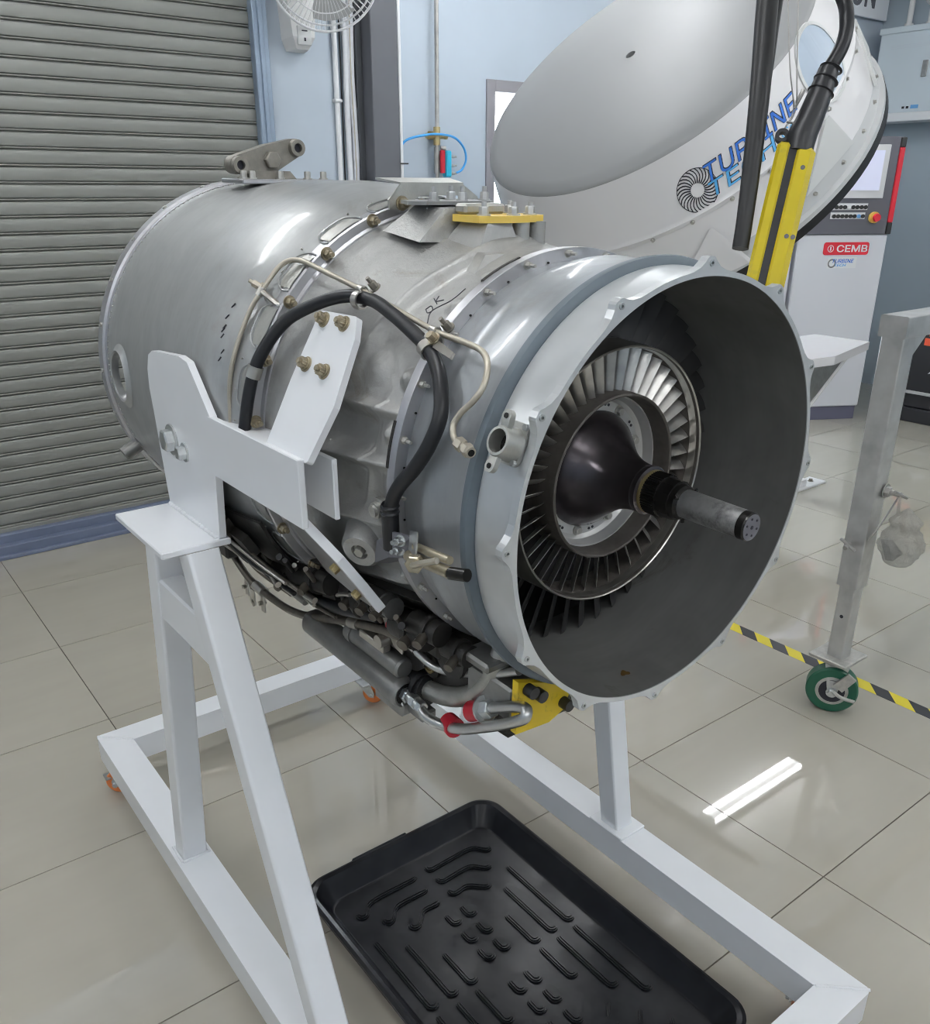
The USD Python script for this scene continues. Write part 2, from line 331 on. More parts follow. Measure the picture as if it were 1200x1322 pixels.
setting('trim_1', [bx((DX1 - .012, YB - .035, .0), (DX1 + .062, YB + .05, 2.9), .004), bx((DX1 + .012, YB - .045, 0), (DX1 + .035, YB - .03, 2.9), .003)], 'jamb', 'blue grey steel guide rail at the right edge of the roller shutter')
part(T('/World/trim_1', stage.GetPrimAtPath('/World/trim_1').GetAttribute('xformOp:translate').Get(), None), 'clip', bx((DX1 - .055, YB - .035, 1.71), (DX1 - .015, YB - .0, 1.76), .006), 'jamb')
setting('trim_2', [bx((X0, YB - .095, 0), (DX1 + .06, YB + .02, .018), .003), bx((X0, YB - .07, .0), (DX1 + .06, YB + .02, .058), .004), bx((X0, YB - .03, .0), (DX1 + .06, YB + .02, .098), .004)], 'sill', 'blue grey stepped steel threshold under the roller shutter')
# window
wi = thing('window_1', 'narrow grey framed window with bright daylight behind the white machine hood', loc=(3.9, YB, WZ0), kind='structure')
fw = .062
part(wi, 'frame', [bx((WX0, YB - .012, WZ0), (WX0 + fw, YB + .1, WZ1), .003), bx((WX1 - fw, YB - .012, WZ0), (WX1, YB + .1, WZ1), .003),
     bx((WX0 + fw, YB - .012, WZ1 - fw), (WX1 - fw, YB + .1, WZ1), .003), bx((WX0 + fw, YB - .012, WZ0), (WX1 - fw, YB + .1, WZ0 + fw), .003)], 'frame')
part(wi, 'pane', bx((WX0 + fw, YB + .045, WZ0 + fw), (WX1 - fw, YB + .049, WZ1 - fw)), 'pane')
# pillar between the shutter bay and the window bay
setting('trim_3', [bx((2.605, YB - .13, 0), (2.765, YB, ZC), .004)], 'column', 'dark grey pillar on the back wall between fan and pipe')
setting('trim_4', [bx((2.57, YB - .045, 0), (2.607, YB, ZC), .003)], 'columnb', 'darker grey strip along the left side of the grey pillar')
setting('trim_5', [bx((2.766, YB - .13, 0), (2.783, YB, ZC), .003)], 'whitep', 'thin white corner strip along the right side of the grey pillar')
def vert(p): return [V(*p, 0), V(*p, ZC)]
c_ = thing('conduit', 'white round conduit running down the blue wall left of the dark pillar', 'pipe', (2.466, YB - .02, 0))
part(c_, 'pipe', cyl(V(2.466, YB - .016, 0), V(2.466, YB - .016, ZC), .0135, 16), 'whitep', smooth=40)
for zz in (.6, 1.2, 1.98, 2.6): part(c_, 'clip', bx((2.445, YB - .036, zz), (2.487, YB, zz + .016), .004), 'whitep')
f_ = thing('foam_lagging', 'ragged white foam lagging strips with a yellow stripe beside the dark pillar', 'pipe lagging', (2.54, YB, 0))
part(f_, 'strip', tube([V(2.522 + .003 * math.sin(i * 2.3), YB - .02, i * .25) for i in range(13)], .015, 10), 'foam', smooth=50)
ys = [V(2.555 + .004 * math.sin(i * 1.7), YB - .022, i * .21) for i in range(16)]
part(f_, 'strip', tube(ys, .016 + .0025 * NR.rand(121), 10), 'foam', smooth=50)
part(f_, 'stripe', tube([p + V(-.009, -.0135, 0) for p in ys], .0032, 6), 'pipeloom', smooth=50)
single('wall_cable', tube([V(2.497 + .003 * math.sin(i), YB - .01, i * .3) for i in range(11)], .0035, 6), 'rubber', 'thin black cable running down the wall between conduit and foam lagging', 'cable', smooth=60)
p_ = thing('air_pipe', 'galvanised compressed air pipe coming down the wall to a red handled valve', 'pipe', (3.067, YB, 0))
part(p_, 'pipe', cyl(V(3.055, YB - .05, 1.55), V(3.067, YB - .05, ZC), .0115, 16), 'galv', smooth=40)
part(p_, 'cross_fitting', [cyl(V(3.00, YB - .05, 1.845), V(3.11, YB - .05, 1.845), .013, 12), cyl(V(3.056, YB - .05, 1.80), V(3.056, YB - .05, 1.89), .019, 12), hexbolt(V(3.0, YB - .05, 1.845), V(-1, 0, 0), .016, .014, False), hexbolt(V(3.11, YB - .05, 1.845), V(1, 0, 0), .016, .014, False), bx((3.03, YB - .02, 1.83), (3.08, YB, 1.87))], 'gold', smooth=35)
part(p_, 'valve_body', [cyl(V(3.055, YB - .05, 1.66), V(3.055, YB - .05, 1.79), .016, 12), cyl(V(3.075, YB - .06, 1.785), V(3.10, YB - .07, 1.785), .012, 10)], 'galv', smooth=35)
part(p_, 'valve_handle', bx((3.057, YB - .09, 1.66), (3.085, YB - .07, 1.775), .006), 'red', label='red valve handle')
mn = thing('air_manifold', 'cyan plastic air manifold with metal couplings beside the red valve', 'manifold', (3.115, YB - .06, 1.64))
part(mn, 'block', bx((3.098, YB - .085, 1.64), (3.135, YB - .035, 1.775), .008), 'cyan')
for zz in (1.66, 1.70, 1.745): part(mn, 'coupling', [cyl(V(3.135, YB - .06, zz), V(3.165, YB - .06, zz), .008, 12), cyl(V(3.165, YB - .06, zz), V(3.18, YB - .06, zz), .0055, 10)], 'zinc', smooth=35)
h_ = thing('air_hose', 'thin blue air hose looping from the pillar over the pipe to the manifold', 'hose', (2.9, YB - .06, 1.0))
part(h_, 'tubing', tube([V(2.792, YB - .05, .2), V(2.792, YB - .05, 1.0), V(2.790, YB - .055, 1.62), V(2.80, YB - .055, 1.74), V(2.845, YB - .055, 1.815), V(2.95, YB - .085, 1.845), V(3.05, YB - .092, 1.852), V(3.15, YB - .088, 1.838), V(3.225, YB - .07, 1.79), V(3.24, YB - .07, 1.73), V(3.215, YB - .065, 1.68), V(3.178, YB - .06, 1.662)], .0062, 10), 'bluehose', smooth=60)
part(h_, 'cable_tie', bx((2.765, YB - .14, 1.70), (2.806, YB - .036, 1.706)), 'rubber')
# wall fan
fc = V(2.225, 3.93, 2.475); fd = nrm((-.42, -.80, -.28)); fu, fv, fd = frame3(fd)
fa = thing('wall_fan', 'white wall mounted fan with a round wire cage above the engine', 'fan', (2.24, YB, 2.2))
Rf = .245
body = trimesh.convex.convex_hull(np.array([(x, y, zz) for x, y, zz in [(2.165, YB, 2.62), (2.165, YB - .08, 2.62), (2.345, YB, 2.62), (2.345, YB - .08, 2.62), (2.19, YB, 2.23), (2.20, YB - .10, 2.24), (2.325, YB, 2.23), (2.315, YB - .10, 2.24), (2.21, YB, 2.185), (2.305, YB, 2.185), (2.225, YB - .08, 2.19), (2.29, YB - .08, 2.19)]]))
part(fa, 'wall_bracket', body, 'offw')
part(fa, 'control_plate', bx((2.222, YB - .105, 2.205), (2.296, YB - .09, 2.285), .006), 'hoodg')
part(fa, 'switch_mark', [bx((2.245, YB - .1075, 2.262), (2.273, YB - .1045, 2.267)), bx((2.255, YB - .108, 2.222), (2.263, YB - .1045, 2.236))], 'ink')
part(fa, 'arm', tube([V(2.26, YB - .06, 2.55), V(2.27, YB - .17, 2.60), fc - fd * .12], .022, 12), 'offw', smooth=40)
def circ3(c, r, n=48): return [c + r * (math.cos(a) * fu + math.sin(a) * fv) for a in np.linspace(0, 2 * PI, n + 1)]
part(fa, 'cage_ring', [tube(circ3(fc + fd * .02, Rf), .0055, 6, smooth=False), tube(circ3(fc + fd * .075, Rf * .68), .0028, 5, smooth=False), tube(circ3(fc - fd * .06, Rf * .95), .0045, 6, smooth=False)], 'whitep', smooth=60)
wires = []
for i in range(64):
    a = 2 * PI * i / 64; e = math.cos(a) * fu + math.sin(a) * fv; e2 = math.cos(a + .12) * fu + math.sin(a + .12) * fv
    wires.append(tube([fc + fd * .095 + e * .05, fc + fd * .075 + e2 * Rf * .68, fc + fd * .02 + e2 * Rf], .0013, 4, per=3))
    wires.append(tube([fc - fd * .10 + e * .05, fc - fd * .09 + e * Rf * .6, fc - fd * .06 + e * Rf * .95, fc + fd * .02 + e * Rf], .0013, 4, per=3))
part(fa, 'cage_wires', wires, 'whitep', smooth=60, kind='stuff')
part(fa, 'motor', [cyl(fc - fd * .16, fc - fd * .05, .055, 20, .06), cyl(fc + fd * .09, fc + fd * .102, .05, 20)], 'whitep', smooth=35)
for i in range(3):
    a0 = 2 * PI * i / 3 + .4; g = []
    vs = []
    for s in np.linspace(0, 1, 7):
        r = .04 + s * (Rf * .86 - .04)
        for q in np.linspace(-1, 1, 5):
            a = a0 + q * (.28 + .30 * s - .1 * s * s) + s * .35
            vs.append(fc + r * (math.cos(a) * fu + math.sin(a) * fv) + fd * (-.02 + q * .022))
    f = [(r_ * 5 + c, r_ * 5 + c + 1, r_ * 5 + c + 6) for r_ in range(6) for c in range(4)] + [(r_ * 5 + c, r_ * 5 + c + 6, r_ * 5 + c + 5) for r_ in range(6) for c in range(4)]
    vv = np.vstack([vs, np.array(vs) - fd * .003]); f = np.array(f); part(fa, 'fan_blade', trimesh.Trimesh(vv, np.vstack([f, f[:, ::-1] + 35]), process=False), 'hoodg', smooth=40)
# ceiling lamps with two bare tubes each
def lamp_parts(t):
    o = t.org
    part(t, 'housing', bx(o + V(-.62, -.075, -.0), o + V(.62, .075, .055), .004), 'whitep')
    for s in (-1, 1):
        part(t, 'tube', cyl(o + V(-.59, s * .058, -.022), o + V(.59, s * .058, -.022), .013, 12), 'tube', smooth=60)
    for s in (-1, 1):
        part(t, 'lamp_holder', bx(o + V(s * .59, -.07, -.045), o + V(s * .615, .07, 0), .003), 'whitep')
first = None
for y in (3.25, 1.15, -.95, -2.9):  # one lamp is known by its floor reflection; further rows added for fill
    for x in (-1.9, .45, 3.0, 5.53):
        loc = (x, y, ZC - .07)
        nm, lb, gp = 'ceiling_lamp', 'white ceiling lamp with two bare fluorescent tubes', 'ceiling lamps'
        t = thing(nm, lb, 'lamp', loc, gp)
        if first is None: first = t; lamp_parts(t)
        else: t.prim.GetReferences().AddInternalReference(first.path); t.prim.SetInstanceable(True)
        part_hang = None

# ============================================================ THINGS BEHIND: balancing machine with its raised hood
LC = V(3.3132, 2.7402, 1.6542); LA = V(-.6772, 0, .7358); LU = V(0, -1, 0); LV = V(.7358, 0, .6772)
LPR = np.array([(.0, .812), (.0279, .8024), (.2555, .768), (.2855, .760), (.505, .698)])
def LW(t, a, dr=0.):
    t, a = np.asarray(t, float), np.radians(np.asarray(a, float)); r = np.interp(t, LPR[:, 0], LPR[:, 1]) + dr
    return LC + t[..., None] * LA + r[..., None] * (np.cos(a)[..., None] * LU + np.sin(a)[..., None] * LV)
hd = thing('balancing_machine', 'big white balancing machine with its drum hood tilted open behind the engine', 'machine', (3.55, 2.74, 0))
def lid(prof, n=96): return lathe3(prof, LC, LA, n, close=True)
part(hd, 'seal', lid([(-.034, .80), (-.034, .824), (.002, .824), (.004, .80)]), 'rubber', smooth=40, label='black rubber seal around the hood rim')
part(hd, 'rim_flange', lid([(.002, .79), (.002, .822), (.022, .822), (.03, .803), (.085, .794), (.085, .782), (.01, .78)]), 'hoodg', smooth=30)
part(hd, 'skirt', lid([(.085, .782), (.085, .7935), (.2555, .768), (.2555, .756)]), 'hood', smooth=30)
part(hd, 'drum_band', lid([(.255, .752), (.255, .770), (.272, .772), (.2855, .761), (.49, .7035), (.505, .698), (.505, .685), (.30, .745)]), 'hood', smooth=28)
part(hd, 'drum_cap', lid([(.50, .02), (.50, .697), (.507, .697), (.519, .687), (.537, .645), (.557, .49), (.569, .30), (.575, .02)]), 'hoodcap', smooth=40)
# gussets under the band, porthole, flange screws
for a0, wd in ((-2, 15), (40, 15), (-90, 12), (85, 15), (-135, 15), (130, 15), (178, 15)):
    q = np.array([[LW(.25, a0 - .6), LW(.25, a0 + .6)], [LW(.09, a0 - wd), LW(.09, a0 + wd * .25)]])
    tri = np.vstack([LW(V(.25, .25, .088, .088), V(a0 - .8, a0 + .8, a0 + wd * .3, a0 - wd), d) for d in (.004, .016)])
    part(hd, 'gusset', trimesh.convex.convex_hull(tri), 'gusset')
part(hd, 'support_fin', trimesh.convex.convex_hull(np.vstack([LW(V(.205, .02, .02), V(-42.5 + k, -58 + k, -37 + k), V(.012, .03, .03)) for k in (0, 1.0)])), 'hood', label='white triangular fin near the hood rim')
for a in list(np.arange(-175, 180, 11.5)):
    part(hd, 'flange_screw', hexbolt(LW(.062, a, .0), nrm(LW(.062, a, .1) - LW(.062, a)), .0065, .009, True), 'alucast')
    if abs(a) < 70: part(hd, 'flange_screw', hexbolt(LW(.258, a + 3, .003), nrm(LW(.258, a, .1) - LW(.258, a)), .0065, .008, True), 'alucast')
def lidpatch(poly, dr, th=.003, step=2.):
    """polygon in (angle degrees, t metres) laid on the hood"""
    out = []
    for g in getattr(poly, 'geoms', [poly]):
        e = trimesh.creation.extrude_polygon(g, 1., engine='earcut'); X = np.array(e.vertices)
        e.vertices = LW(X[:, 1], X[:, 0], 0) + (LW(X[:, 1], X[:, 0], 1.) - LW(X[:, 1], X[:, 0], 0)) * (dr + X[:, 2:] * th); out.append(e)
    return trimesh.util.concatenate(out)
def fine(poly, s): return unary_union([poly]).segmentize(s)
port = affinity.scale(Point(0, 0).buffer(1, 24), 8.8, .125); port = affinity.translate(port, 7.2, .385)
def gridpatch(poly, dr, th):
    b = poly.bounds; parts_ = []
    for x in np.arange(b[0], b[2], 1.5):
        c = poly.intersection(sbox(x, b[1], x + 1.5, b[3]))
        if not c.is_empty and c.area > 1e-6: parts_ += [g for g in getattr(c, 'geoms', [c]) if g.geom_type == 'Polygon']
    return trimesh.util.concatenate([lidpatch(p, dr, th) for p in parts_])
pw = part(hd, 'porthole', gridpatch(port, -.002, .006), 'acryl', label='grey blue tinted porthole')
part(pw, 'porthole_frame', gridpatch(affinity.scale(port, 1.10, 1.10).difference(port), -.002, .009), 'gusset')
# lettering on the band: text laid along the drum
def lidtext(txt, a0, a1, t0, h, dr, th, bold=False, slant=.28, grow=1.0):
    m = meshkit.text_mesh(txt, 1.0, 1.0, bold); X = np.array(m.vertices); b = X[:, 0].min(), X[:, 0].max()
    m0 = meshkit.text_mesh(txt, 1.0, 1.0, False); bb = np.array(m0.vertices); b = bb[:, 0].min(), bb[:, 0].max()
    m = m.subdivide() if len(m.faces) < 40000 else m; X = np.array(m.vertices)
    ang = a0 + (X[:, 0] - b[0]) / (b[1] - b[0]) * (a1 - a0) + slant * X[:, 1] * h / .0134
    t = t0 + X[:, 1] * h; r0 = LW(t, ang, 0.); r1 = LW(t, ang, 1.)
    m.vertices = r0 + (r1 - r0) * (dr + X[:, 2:] * th); return m
lg = part(hd, 'logo_lettering', lidtext('TURBINE', -38.5, -8.0, .352, .058, .0035, .0012), 'blue1', label='dark blue lettering')
part(lg, 'outline', [lidtext('TURBINE', -38.5, -8.0, .352, .058, .001, .002, True), lidtext('TECH', -39.0, -18.5, .300, .050, .001, .002, True)], 'ink')
part(hd, 'logo_lettering', [lidtext('TECH', -39.0, -18.5, .300, .050, .0035, .0012), lidtext('Co.', -15.6, -9.5, .312, .026, .0035, .0012)], 'blue2', label='light blue lettering')
wheel = []
for i in range(27):
    a = 2 * PI * i / 27; L = []
    for s in np.linspace(0, 1, 6):
        r = .026 + .048 * s; b = a + .55 * s * s - .2 * s; L.append((r * math.cos(b), r * math.sin(b)))
    wheel.append(LineString(L).buffer(.0017))
wheel.append(Point(0, 0).buffer(.0755, 32).difference(Point(0, 0).buffer(.0735, 32)))
wp = unary_union(wheel); wp = affinity.translate(affinity.scale(wp, 1 / .0134, 1.0, origin=(0, 0)), -41.0, .348)
part(hd, 'logo_wheel', lidpatch(wp, .001, .002), 'ink', label='black turbine wheel emblem')
# base tub, feet, side tray
part(hd, 'tub', [lathe3([(.10, .02), (.10, .56), (.14, .60), (.93, .60), (.96, .62), (.99, .62), (.99, .56), (.97, .54), (.97, .02)], V(3.02, 2.85, 0), V(0, 0, 1), 72, close=True)], 'hood', smooth=30)
part(hd, 'pedestal', [bx((2.5, 2.5, 0), (3.9, 3.3, .11), .01)], 'hoodg')
ft = part(hd, 'foot', [bx((4.22, 2.55, .0), (4.60, 2.66, .014), .003), bx((3.85, 2.57, 0.012), (4.43, 2.63, .055), .004)], 'hood')
part(ft, 'foot_bolt', hexbolt(V(4.525, 2.605, .014), V(0, 0, 1), .012, .012), 'gunmetal')
part(hd, 'hinge', [bx((2.70, 2.62, .95), (2.86, 2.86, 1.10), .012), cyl(V(2.76, 2.55, 1.06), V(2.76, 2.93, 1.06), .028, 16)], 'hoodg', smooth=35)
part(hd, 'side_tray', [extr(Polygon([(4.05, 2.45), (4.25, 2.42), (4.83, 2.56), (4.83, 2.9), (4.05, 2.95)]), V(0, 0, .745), V(1, 0, 0), V(0, 1, 0), .045)], 'hood')
part(hd, 'tray_gusset', [extr(Polygon([(4.30, .745), (4.81, .745), (4.78, .70), (4.40, .41), (4.30, .36)]), V(0, 2.66, 0), V(1, 0, 0), V(0, 0, 1), .012)], 'acc')
part(hd, 'tray_rib', [tube([V(4.82, 2.65, .735), V(4.36, 2.65, .38)], .012, 8, smooth=False), bx((4.25, 2.62, .36), (4.315, 2.68, .745)), bx((4.17, 2.64, .05), (4.255, 2.68, .745))], 'hood')
# control cabinet turned into the corner
CU = nrm((.875, -.485, 0)); CN = V(-CU[1], CU[0], 0); CN = CN if CN[1] > 0 else -CN     # CN points to the back
CO = V(5.598, 3.5935, 0)
def cab(u, d, z): return CO + CU * u + CN * d + V(0, 0, z)
def cbox(u0, u1, d0, d1, z0, z1, bev=0):
    m = bx((u0, d0, z0), (u1, d1, z1), bev); X = np.array(m.vertices); m.vertices = CO + X[:, :1] * CU + X[:, 1:2] * CN + X[:, 2:] * V(0, 0, 1)
    return m
cb = thing('control_cabinet', 'white machine control cabinet with a dark grey screen panel and red side strips', 'cabinet', cab(.34, .25, 0))
CW = .675
part(cb, 'plinth', cbox(.01, CW - .03, .02, .5, 0, .10), 'plinth')
part(cb, 'body', cbox(.0, CW - .02, .0, .52, .10, 1.297, .008), 'cab')
part(cb, 'upper_body', cbox(.0, CW, .012, .52, 1.297, 1.905, .006), 'panel')
pf = part(cb, 'panel_face', cbox(.012, CW - .05, -.012, .012, 1.297, 1.905, .004), 'panel')
part(cb, 'screen_frame', cbox(.13, .555, -.024, -.012, 1.525, 1.855, .004), 'screenf')
part(cb, 'screen', cbox(.165, .515, -.027, -.022, 1.575, 1.82), 'screen', label='pale lavender display')
for zz, w0, w1 in ((1.452, .21, .46), (1.395, .20, .45)):
    bs = part(cb, 'button_strip', cbox(w0, w1, -.016, -.012, zz, zz + .042), 'btnstrip')
    for i in range(8):
        u = w0 + .022 + i * (w1 - w0 - .04) / 7
        part(bs, 'button', cyl(cab(u, -.016, zz + .018), cab(u, -.027, zz + .018), .0125, 12), 'btnblue' if (i == 6 and zz < 1.4) else ('btnstrip' if i in (3,) and zz > 1.4 else 'btn'), smooth=35)
es = part(cb, 'emergency_stop', [cyl(cab(.515, -.012, 1.405), cab(.515, -.034, 1.405), .036, 20)], 'yellowm', smooth=35, label='yellow emergency stop base with red button')
part(es, 'stop_button', [cyl(cab(.515, -.034, 1.405), cab(.515, -.052, 1.405), .018, 16), cyl(cab(.515, -.052, 1.405), cab(.515, -.068, 1.405), .027, 18, .023)], 'redstrip', smooth=35)
for u in (-.018, CW - .048):
    part(cb, 'side_strip', cbox(u, u + .036, -.02, .02, 1.372, 1.84, .006), 'redstrip', label='red side strip')
    part(cb, 'strip_end', [cbox(u, u + .036, -.02, .02, 1.297, 1.372, .005), cbox(u, u + .036, -.02, .02, 1.84, 1.90, .005)], 'btn')
for u in (.15, .235): part(cb, 'roof_knob', cyl(cab(u + .22, .12, 1.905), cab(u + .22, .12, 1.965), .028, 14), 'btn', smooth=35)
def flatpoly(poly, d0, th): return extr(poly, cab(0, d0, 0), CU, V(0, 0, 1), th)   # u x z points to the room
ctext = lambda s, u, z, h, d0, th, bold=False, sl=.0, sx=1.0: (lambda m: (setattr(m, 'vertices', cab(0, d0, 0) + (u + sx * (np.array(m.vertices)[:, :1] + sl * np.array(m.vertices)[:, 1:2])) * CU + (z + np.array(m.vertices)[:, 1:2]) * V(0, 0, 1) - np.array(m.vertices)[:, 2:] * CN), m)[1])(meshkit.text_mesh(s, h, th, bold))
pl = affinity.translate(rrect(.335, .083, .018), .36, 1.205)
lb = part(cb, 'name_plate', flatpoly(pl, -.0005, .003), 'redstrip', label='red rounded plate with white capitals')
part(lb, 'lettering', ctext('CEMB', .285, 1.184, .043, -.0035, .0012, True, .0, 1.38), 'whitep')
em = affinity.translate(Point(0, 0).buffer(.023, 20).difference(Point(0, 0).buffer(.0185, 20)), .245, 1.205)
part(lb, 'emblem', [flatpoly(em, -.0035, .0012), flatpoly(affinity.translate(rrect(.010, .026, .003), .245, 1.205), -.0035, .0012)], 'whitep')
st = part(cb, 'sticker', flatpoly(affinity.translate(rrect(.215, .072, .003), .345, 1.112), -.0005, .001), 'whitep')
part(st, 'lettering', ctext('TURBINE', .265, 1.112, .024, -.0016, .0008, True, .25, 1.1), 'blue1')
part(st, 'lettering', ctext('TECH', .285, 1.088, .017, -.0016, .0008, True, .25, 1.4), 'blue2')
part(st, 'emblem', flatpoly(affinity.translate(Point(0, 0).buffer(.030, 24).difference(Point(0, 0).buffer(.020, 24)), .27, 1.108), -.0014, .0006), 'acc')
cs = thing('side_cabinet', 'pale grey cabinet with a black door handle left of the control cabinet', 'cabinet', cab(-.25, .25, 0))
part(cs, 'body', cbox(-.58, -.035, .02, .34, .05, 1.31, .006), 'cabg')
part(cs, 'door', cbox(-.57, -.10, .004, .022, .08, 1.285, .004), 'cabg')
part(cs, 'white_edge', cbox(-.57, -.085, .0, .02, 1.03, 1.045), 'whitep')
part(cs, 'corner_post', cbox(-.105, -.03, -.004, .03, .05, 1.30, .012), 'cab')
part(cs, 'door_handle', cbox(-.165, -.135, -.022, .006, .80, .99, .006), 'btn', label='black door handle')
# electrical box on the right wall, sign, pipes
eb = thing('electrical_box', 'pale grey blue electrical box on the right wall above the control cabinet', 'box', (7.33, 3.65, 2.04))
EBX = 7.2; ya, yb_, za, zb = 4.16, 3.2, 2.115, 2.70
part(eb, 'body', bx((EBX + .012, yb_, za), (X1, ya, zb), .006), 'ebox')
part(eb, 'door', bx((EBX, yb_ + .02, za + .01), (EBX + .014, ya - .01, zb - .03), .005), 'ebox')
part(eb, 'lid_lip', bx((EBX - .01, yb_, zb - .03), (X1, ya + .005, zb + .012), .004), 'ebox')
part(eb, 'base_lip', bx((EBX - .004, yb_ + .25, za - .05), (X1, ya, za + .012), .004), 'whitep')
part(eb, 'latch', bx((EBX - .012, 3.745, 2.36), (EBX, 3.785, 2.47), .004), 'acc', label='grey latch')
part(eb, 'marking', [bx((EBX - .0015, 3.84 + .033 * i, 2.152), (EBX, 3.86 + .033 * i, 2.168)) for i in range(2)] , 'ink')
part(eb, 'sticker', bx((EBX - .0015, 3.765, 2.15), (EBX, 3.825, 2.175)), 'btnblue')
part(eb, 'vent', [bx((EBX - .001, 3.50, 2.585 - .01 * i), (EBX + .001, 4.06, 2.588 - .01 * i)) for i in range(3)], 'cabg')
cpz = thing('conduit', 'pair of white conduits rising from the top of the electrical box', 'pipe', (7.3, 3.9, 2.71))
part(cpz, 'pipe', cyl(V(7.33, 4.02, 2.712), V(7.33, 4.02, ZC), .02, 14), 'offw', smooth=40)
part(cpz, 'pipe', cyl(V(7.33, 3.86, 2.712), V(7.33, 3.86, 2.86), .016, 14), 'offw', smooth=40)
part(cpz, 'junction_dome', trimesh.Trimesh(*(lambda s: (np.array(s.vertices) * .055 + V(7.33, 3.86, 2.90), s.faces))(trimesh.creation.icosphere(2)), process=False), 'offw', smooth=60)
part(cpz, 'gland', [cyl(V(7.33, 4.02, 2.712), V(7.33, 4.02, 2.745), .032, 12), cyl(V(7.33, 3.86, 2.712), V(7.33, 3.86, 2.74), .027, 12)], 'offw', smooth=35)
sg = thing('wall_sign', 'white sign board with dark capitals at the top of the back wall', 'sign', (6.9, YB, 2.79))
part(sg, 'board', bx((6.15, YB - .05, 2.795), (7.405, YB - .03, 3.08), .003), 'sign')
tm = meshkit.text_mesh('UNION', .185, .002, True); X = np.array(tm.vertices)
tm.vertices = np.stack([6.40 + X[:, 0] * .93, YB - .05 - X[:, 2], 2.865 + X[:, 1]], 1); part(sg, 'lettering', tm, 'signink')
# black tool chest and casting at the right edge
ch = thing('tool_chest', 'black tool chest with a red label standing at the right edge', 'chest', (6.7, 2.6, 0))
part(ch, 'body', bx((6.42, 2.1, .10), (7.05, 3.07, .68), .01), 'chest')
part(ch, 'base', bx((6.40, 2.08, 0), (7.06, 3.085, .10), .006), 'chest')
part(ch, 'trim', bx((6.405, 2.1, .205), (6.42, 3.07, .225)), 'chestline')
part(ch, 'top', bx((6.40, 2.08, .68), (7.06, 3.085, .70), .006), 'chest')
part(ch, 'label', [bx((6.412, 2.94, .555), (6.42, 2.995, .605)), bx((6.412, 2.86, .62), (6.42, 2.97, .65))], 'label', label='red orange label')
part(ch, 'arrow_mark', extr(Polygon([(2.93, .36), (2.86, .44), (2.87, .41), (2.80, .40), (2.80, .37), (2.88, .375)]), V(6.42, 0, 0), V(0, 1, 0), V(0, 0, 1), -.006), 'whitep')
tc = thing('tan_casting', 'tan and black metal fitting lying on the black tool chest', 'casting', (6.6, 2.85, .70))
part(tc, 'body', [trimesh.convex.convex_hull(np.array([(6.5, 2.98, .70), (6.7, 2.98, .70), (6.5, 2.72, .70), (6.7, 2.72, .70), (6.52, 2.93, .93), (6.68, 2.93, .93), (6.52, 2.75, 1.02), (6.68, 2.75, 1.02)])), cyl(V(6.46, 2.84, .83), V(6.74, 2.84, .83), .07, 18)], 'tan', smooth=35)
part(tc, 'bore', cyl(V(6.455, 2.84, .83), V(6.462, 2.84, .83), .042, 18), 'black')
part(tc, 'knob', [cyl(V(6.5, 2.985, .84), V(6.5, 3.03, .84), .03, 14)], 'black', smooth=35)
# hazard tape on the floor
single('hazard_tape', bx((2.645, -2.5, .0), (2.70, 4.15, .0008)), 'tape', 'yellow and black hazard tape stuck along the tiled floor', 'tape')
# ============================================================ ENGINE STAND (white welded tube on casters)
sd = thing('engine_stand', 'white welded steel tube stand on orange wheeled casters carrying the jet engine', 'stand', (.895, 1.38, 0))
def sqtube(a, b, w, h, side=None, bev=.006):
    """square tube from a to b with rounded edges; side = direction of width"""
    a, b = V(*a), V(*b); d = nrm(b - a); s = nrm(np.array(side) - d * (np.array(side) @ d)); u = np.cross(d, s)
    m = extr(rrect(w, h, bev, 3), a, s, np.cross(d, s), np.linalg.norm(b - a)); 
    return m
ZT, ZB = .155, .082
LXO, LXI, RXI, RXO, YF0, YF1, YR0, YR1 = .426, .506, 1.287, 1.366, .49, .565, 2.195, 2.272
def mitre(pts, nm):
    part(sd, nm, extr(Polygon(pts).buffer(-.004).buffer(.004, quad_segs=2), V(0, 0, ZB), V(1, 0, 0), V(0, 1, 0), ZT - ZB), 'white', smooth=30)
g = .0006
mitre([(LXO, YF0 + g), (LXI, YF1 + g), (LXI, YR0 - g), (LXO, YR1 - g)], 'side_beam')
mitre([(RXO, YF0 + g), (RXI, YF1 + g), (RXI, YR0 - g), (RXO, YR1 - g)], 'side_beam')
mitre([(LXO + g, YR1), (LXI + g, YR0), (RXI - g, YR0), (RXO - g, YR1)], 'cross_beam')
mitre([(LXO + g, YF0), (LXI + g, YF1), (RXI - g, YF1), (RXO - g, YF0)], 'cross_beam')
welds = []
for (x0_, y0_), (x1_, y1_) in (((LXO, YF0), (LXI, YF1)), ((RXO, YF0), (RXI, YF1)), ((LXO, YR1), (LXI, YR0)), ((RXO, YR1), (RXI, YR0))):
    p = [V(x0_ + (x1_ - x0_) * s + NR.uniform(-.001, .001), y0_ + (y1_ - y0_) * s + NR.uniform(-.001, .001), ZT - .0005) for s in np.linspace(.03, .97, 9)]
    welds.append(tube(p, .003 + NR.uniform(0, .0012, 57 + 8), 6))
part(sd, 'weld_bead', welds, 'white', smooth=60)
LGX = .468; RGX = 1.327
def leg(a, b, w=.056):
    return sqtube(a, b, w, w, (1, 0, 0), .007)
ZP = 1.035
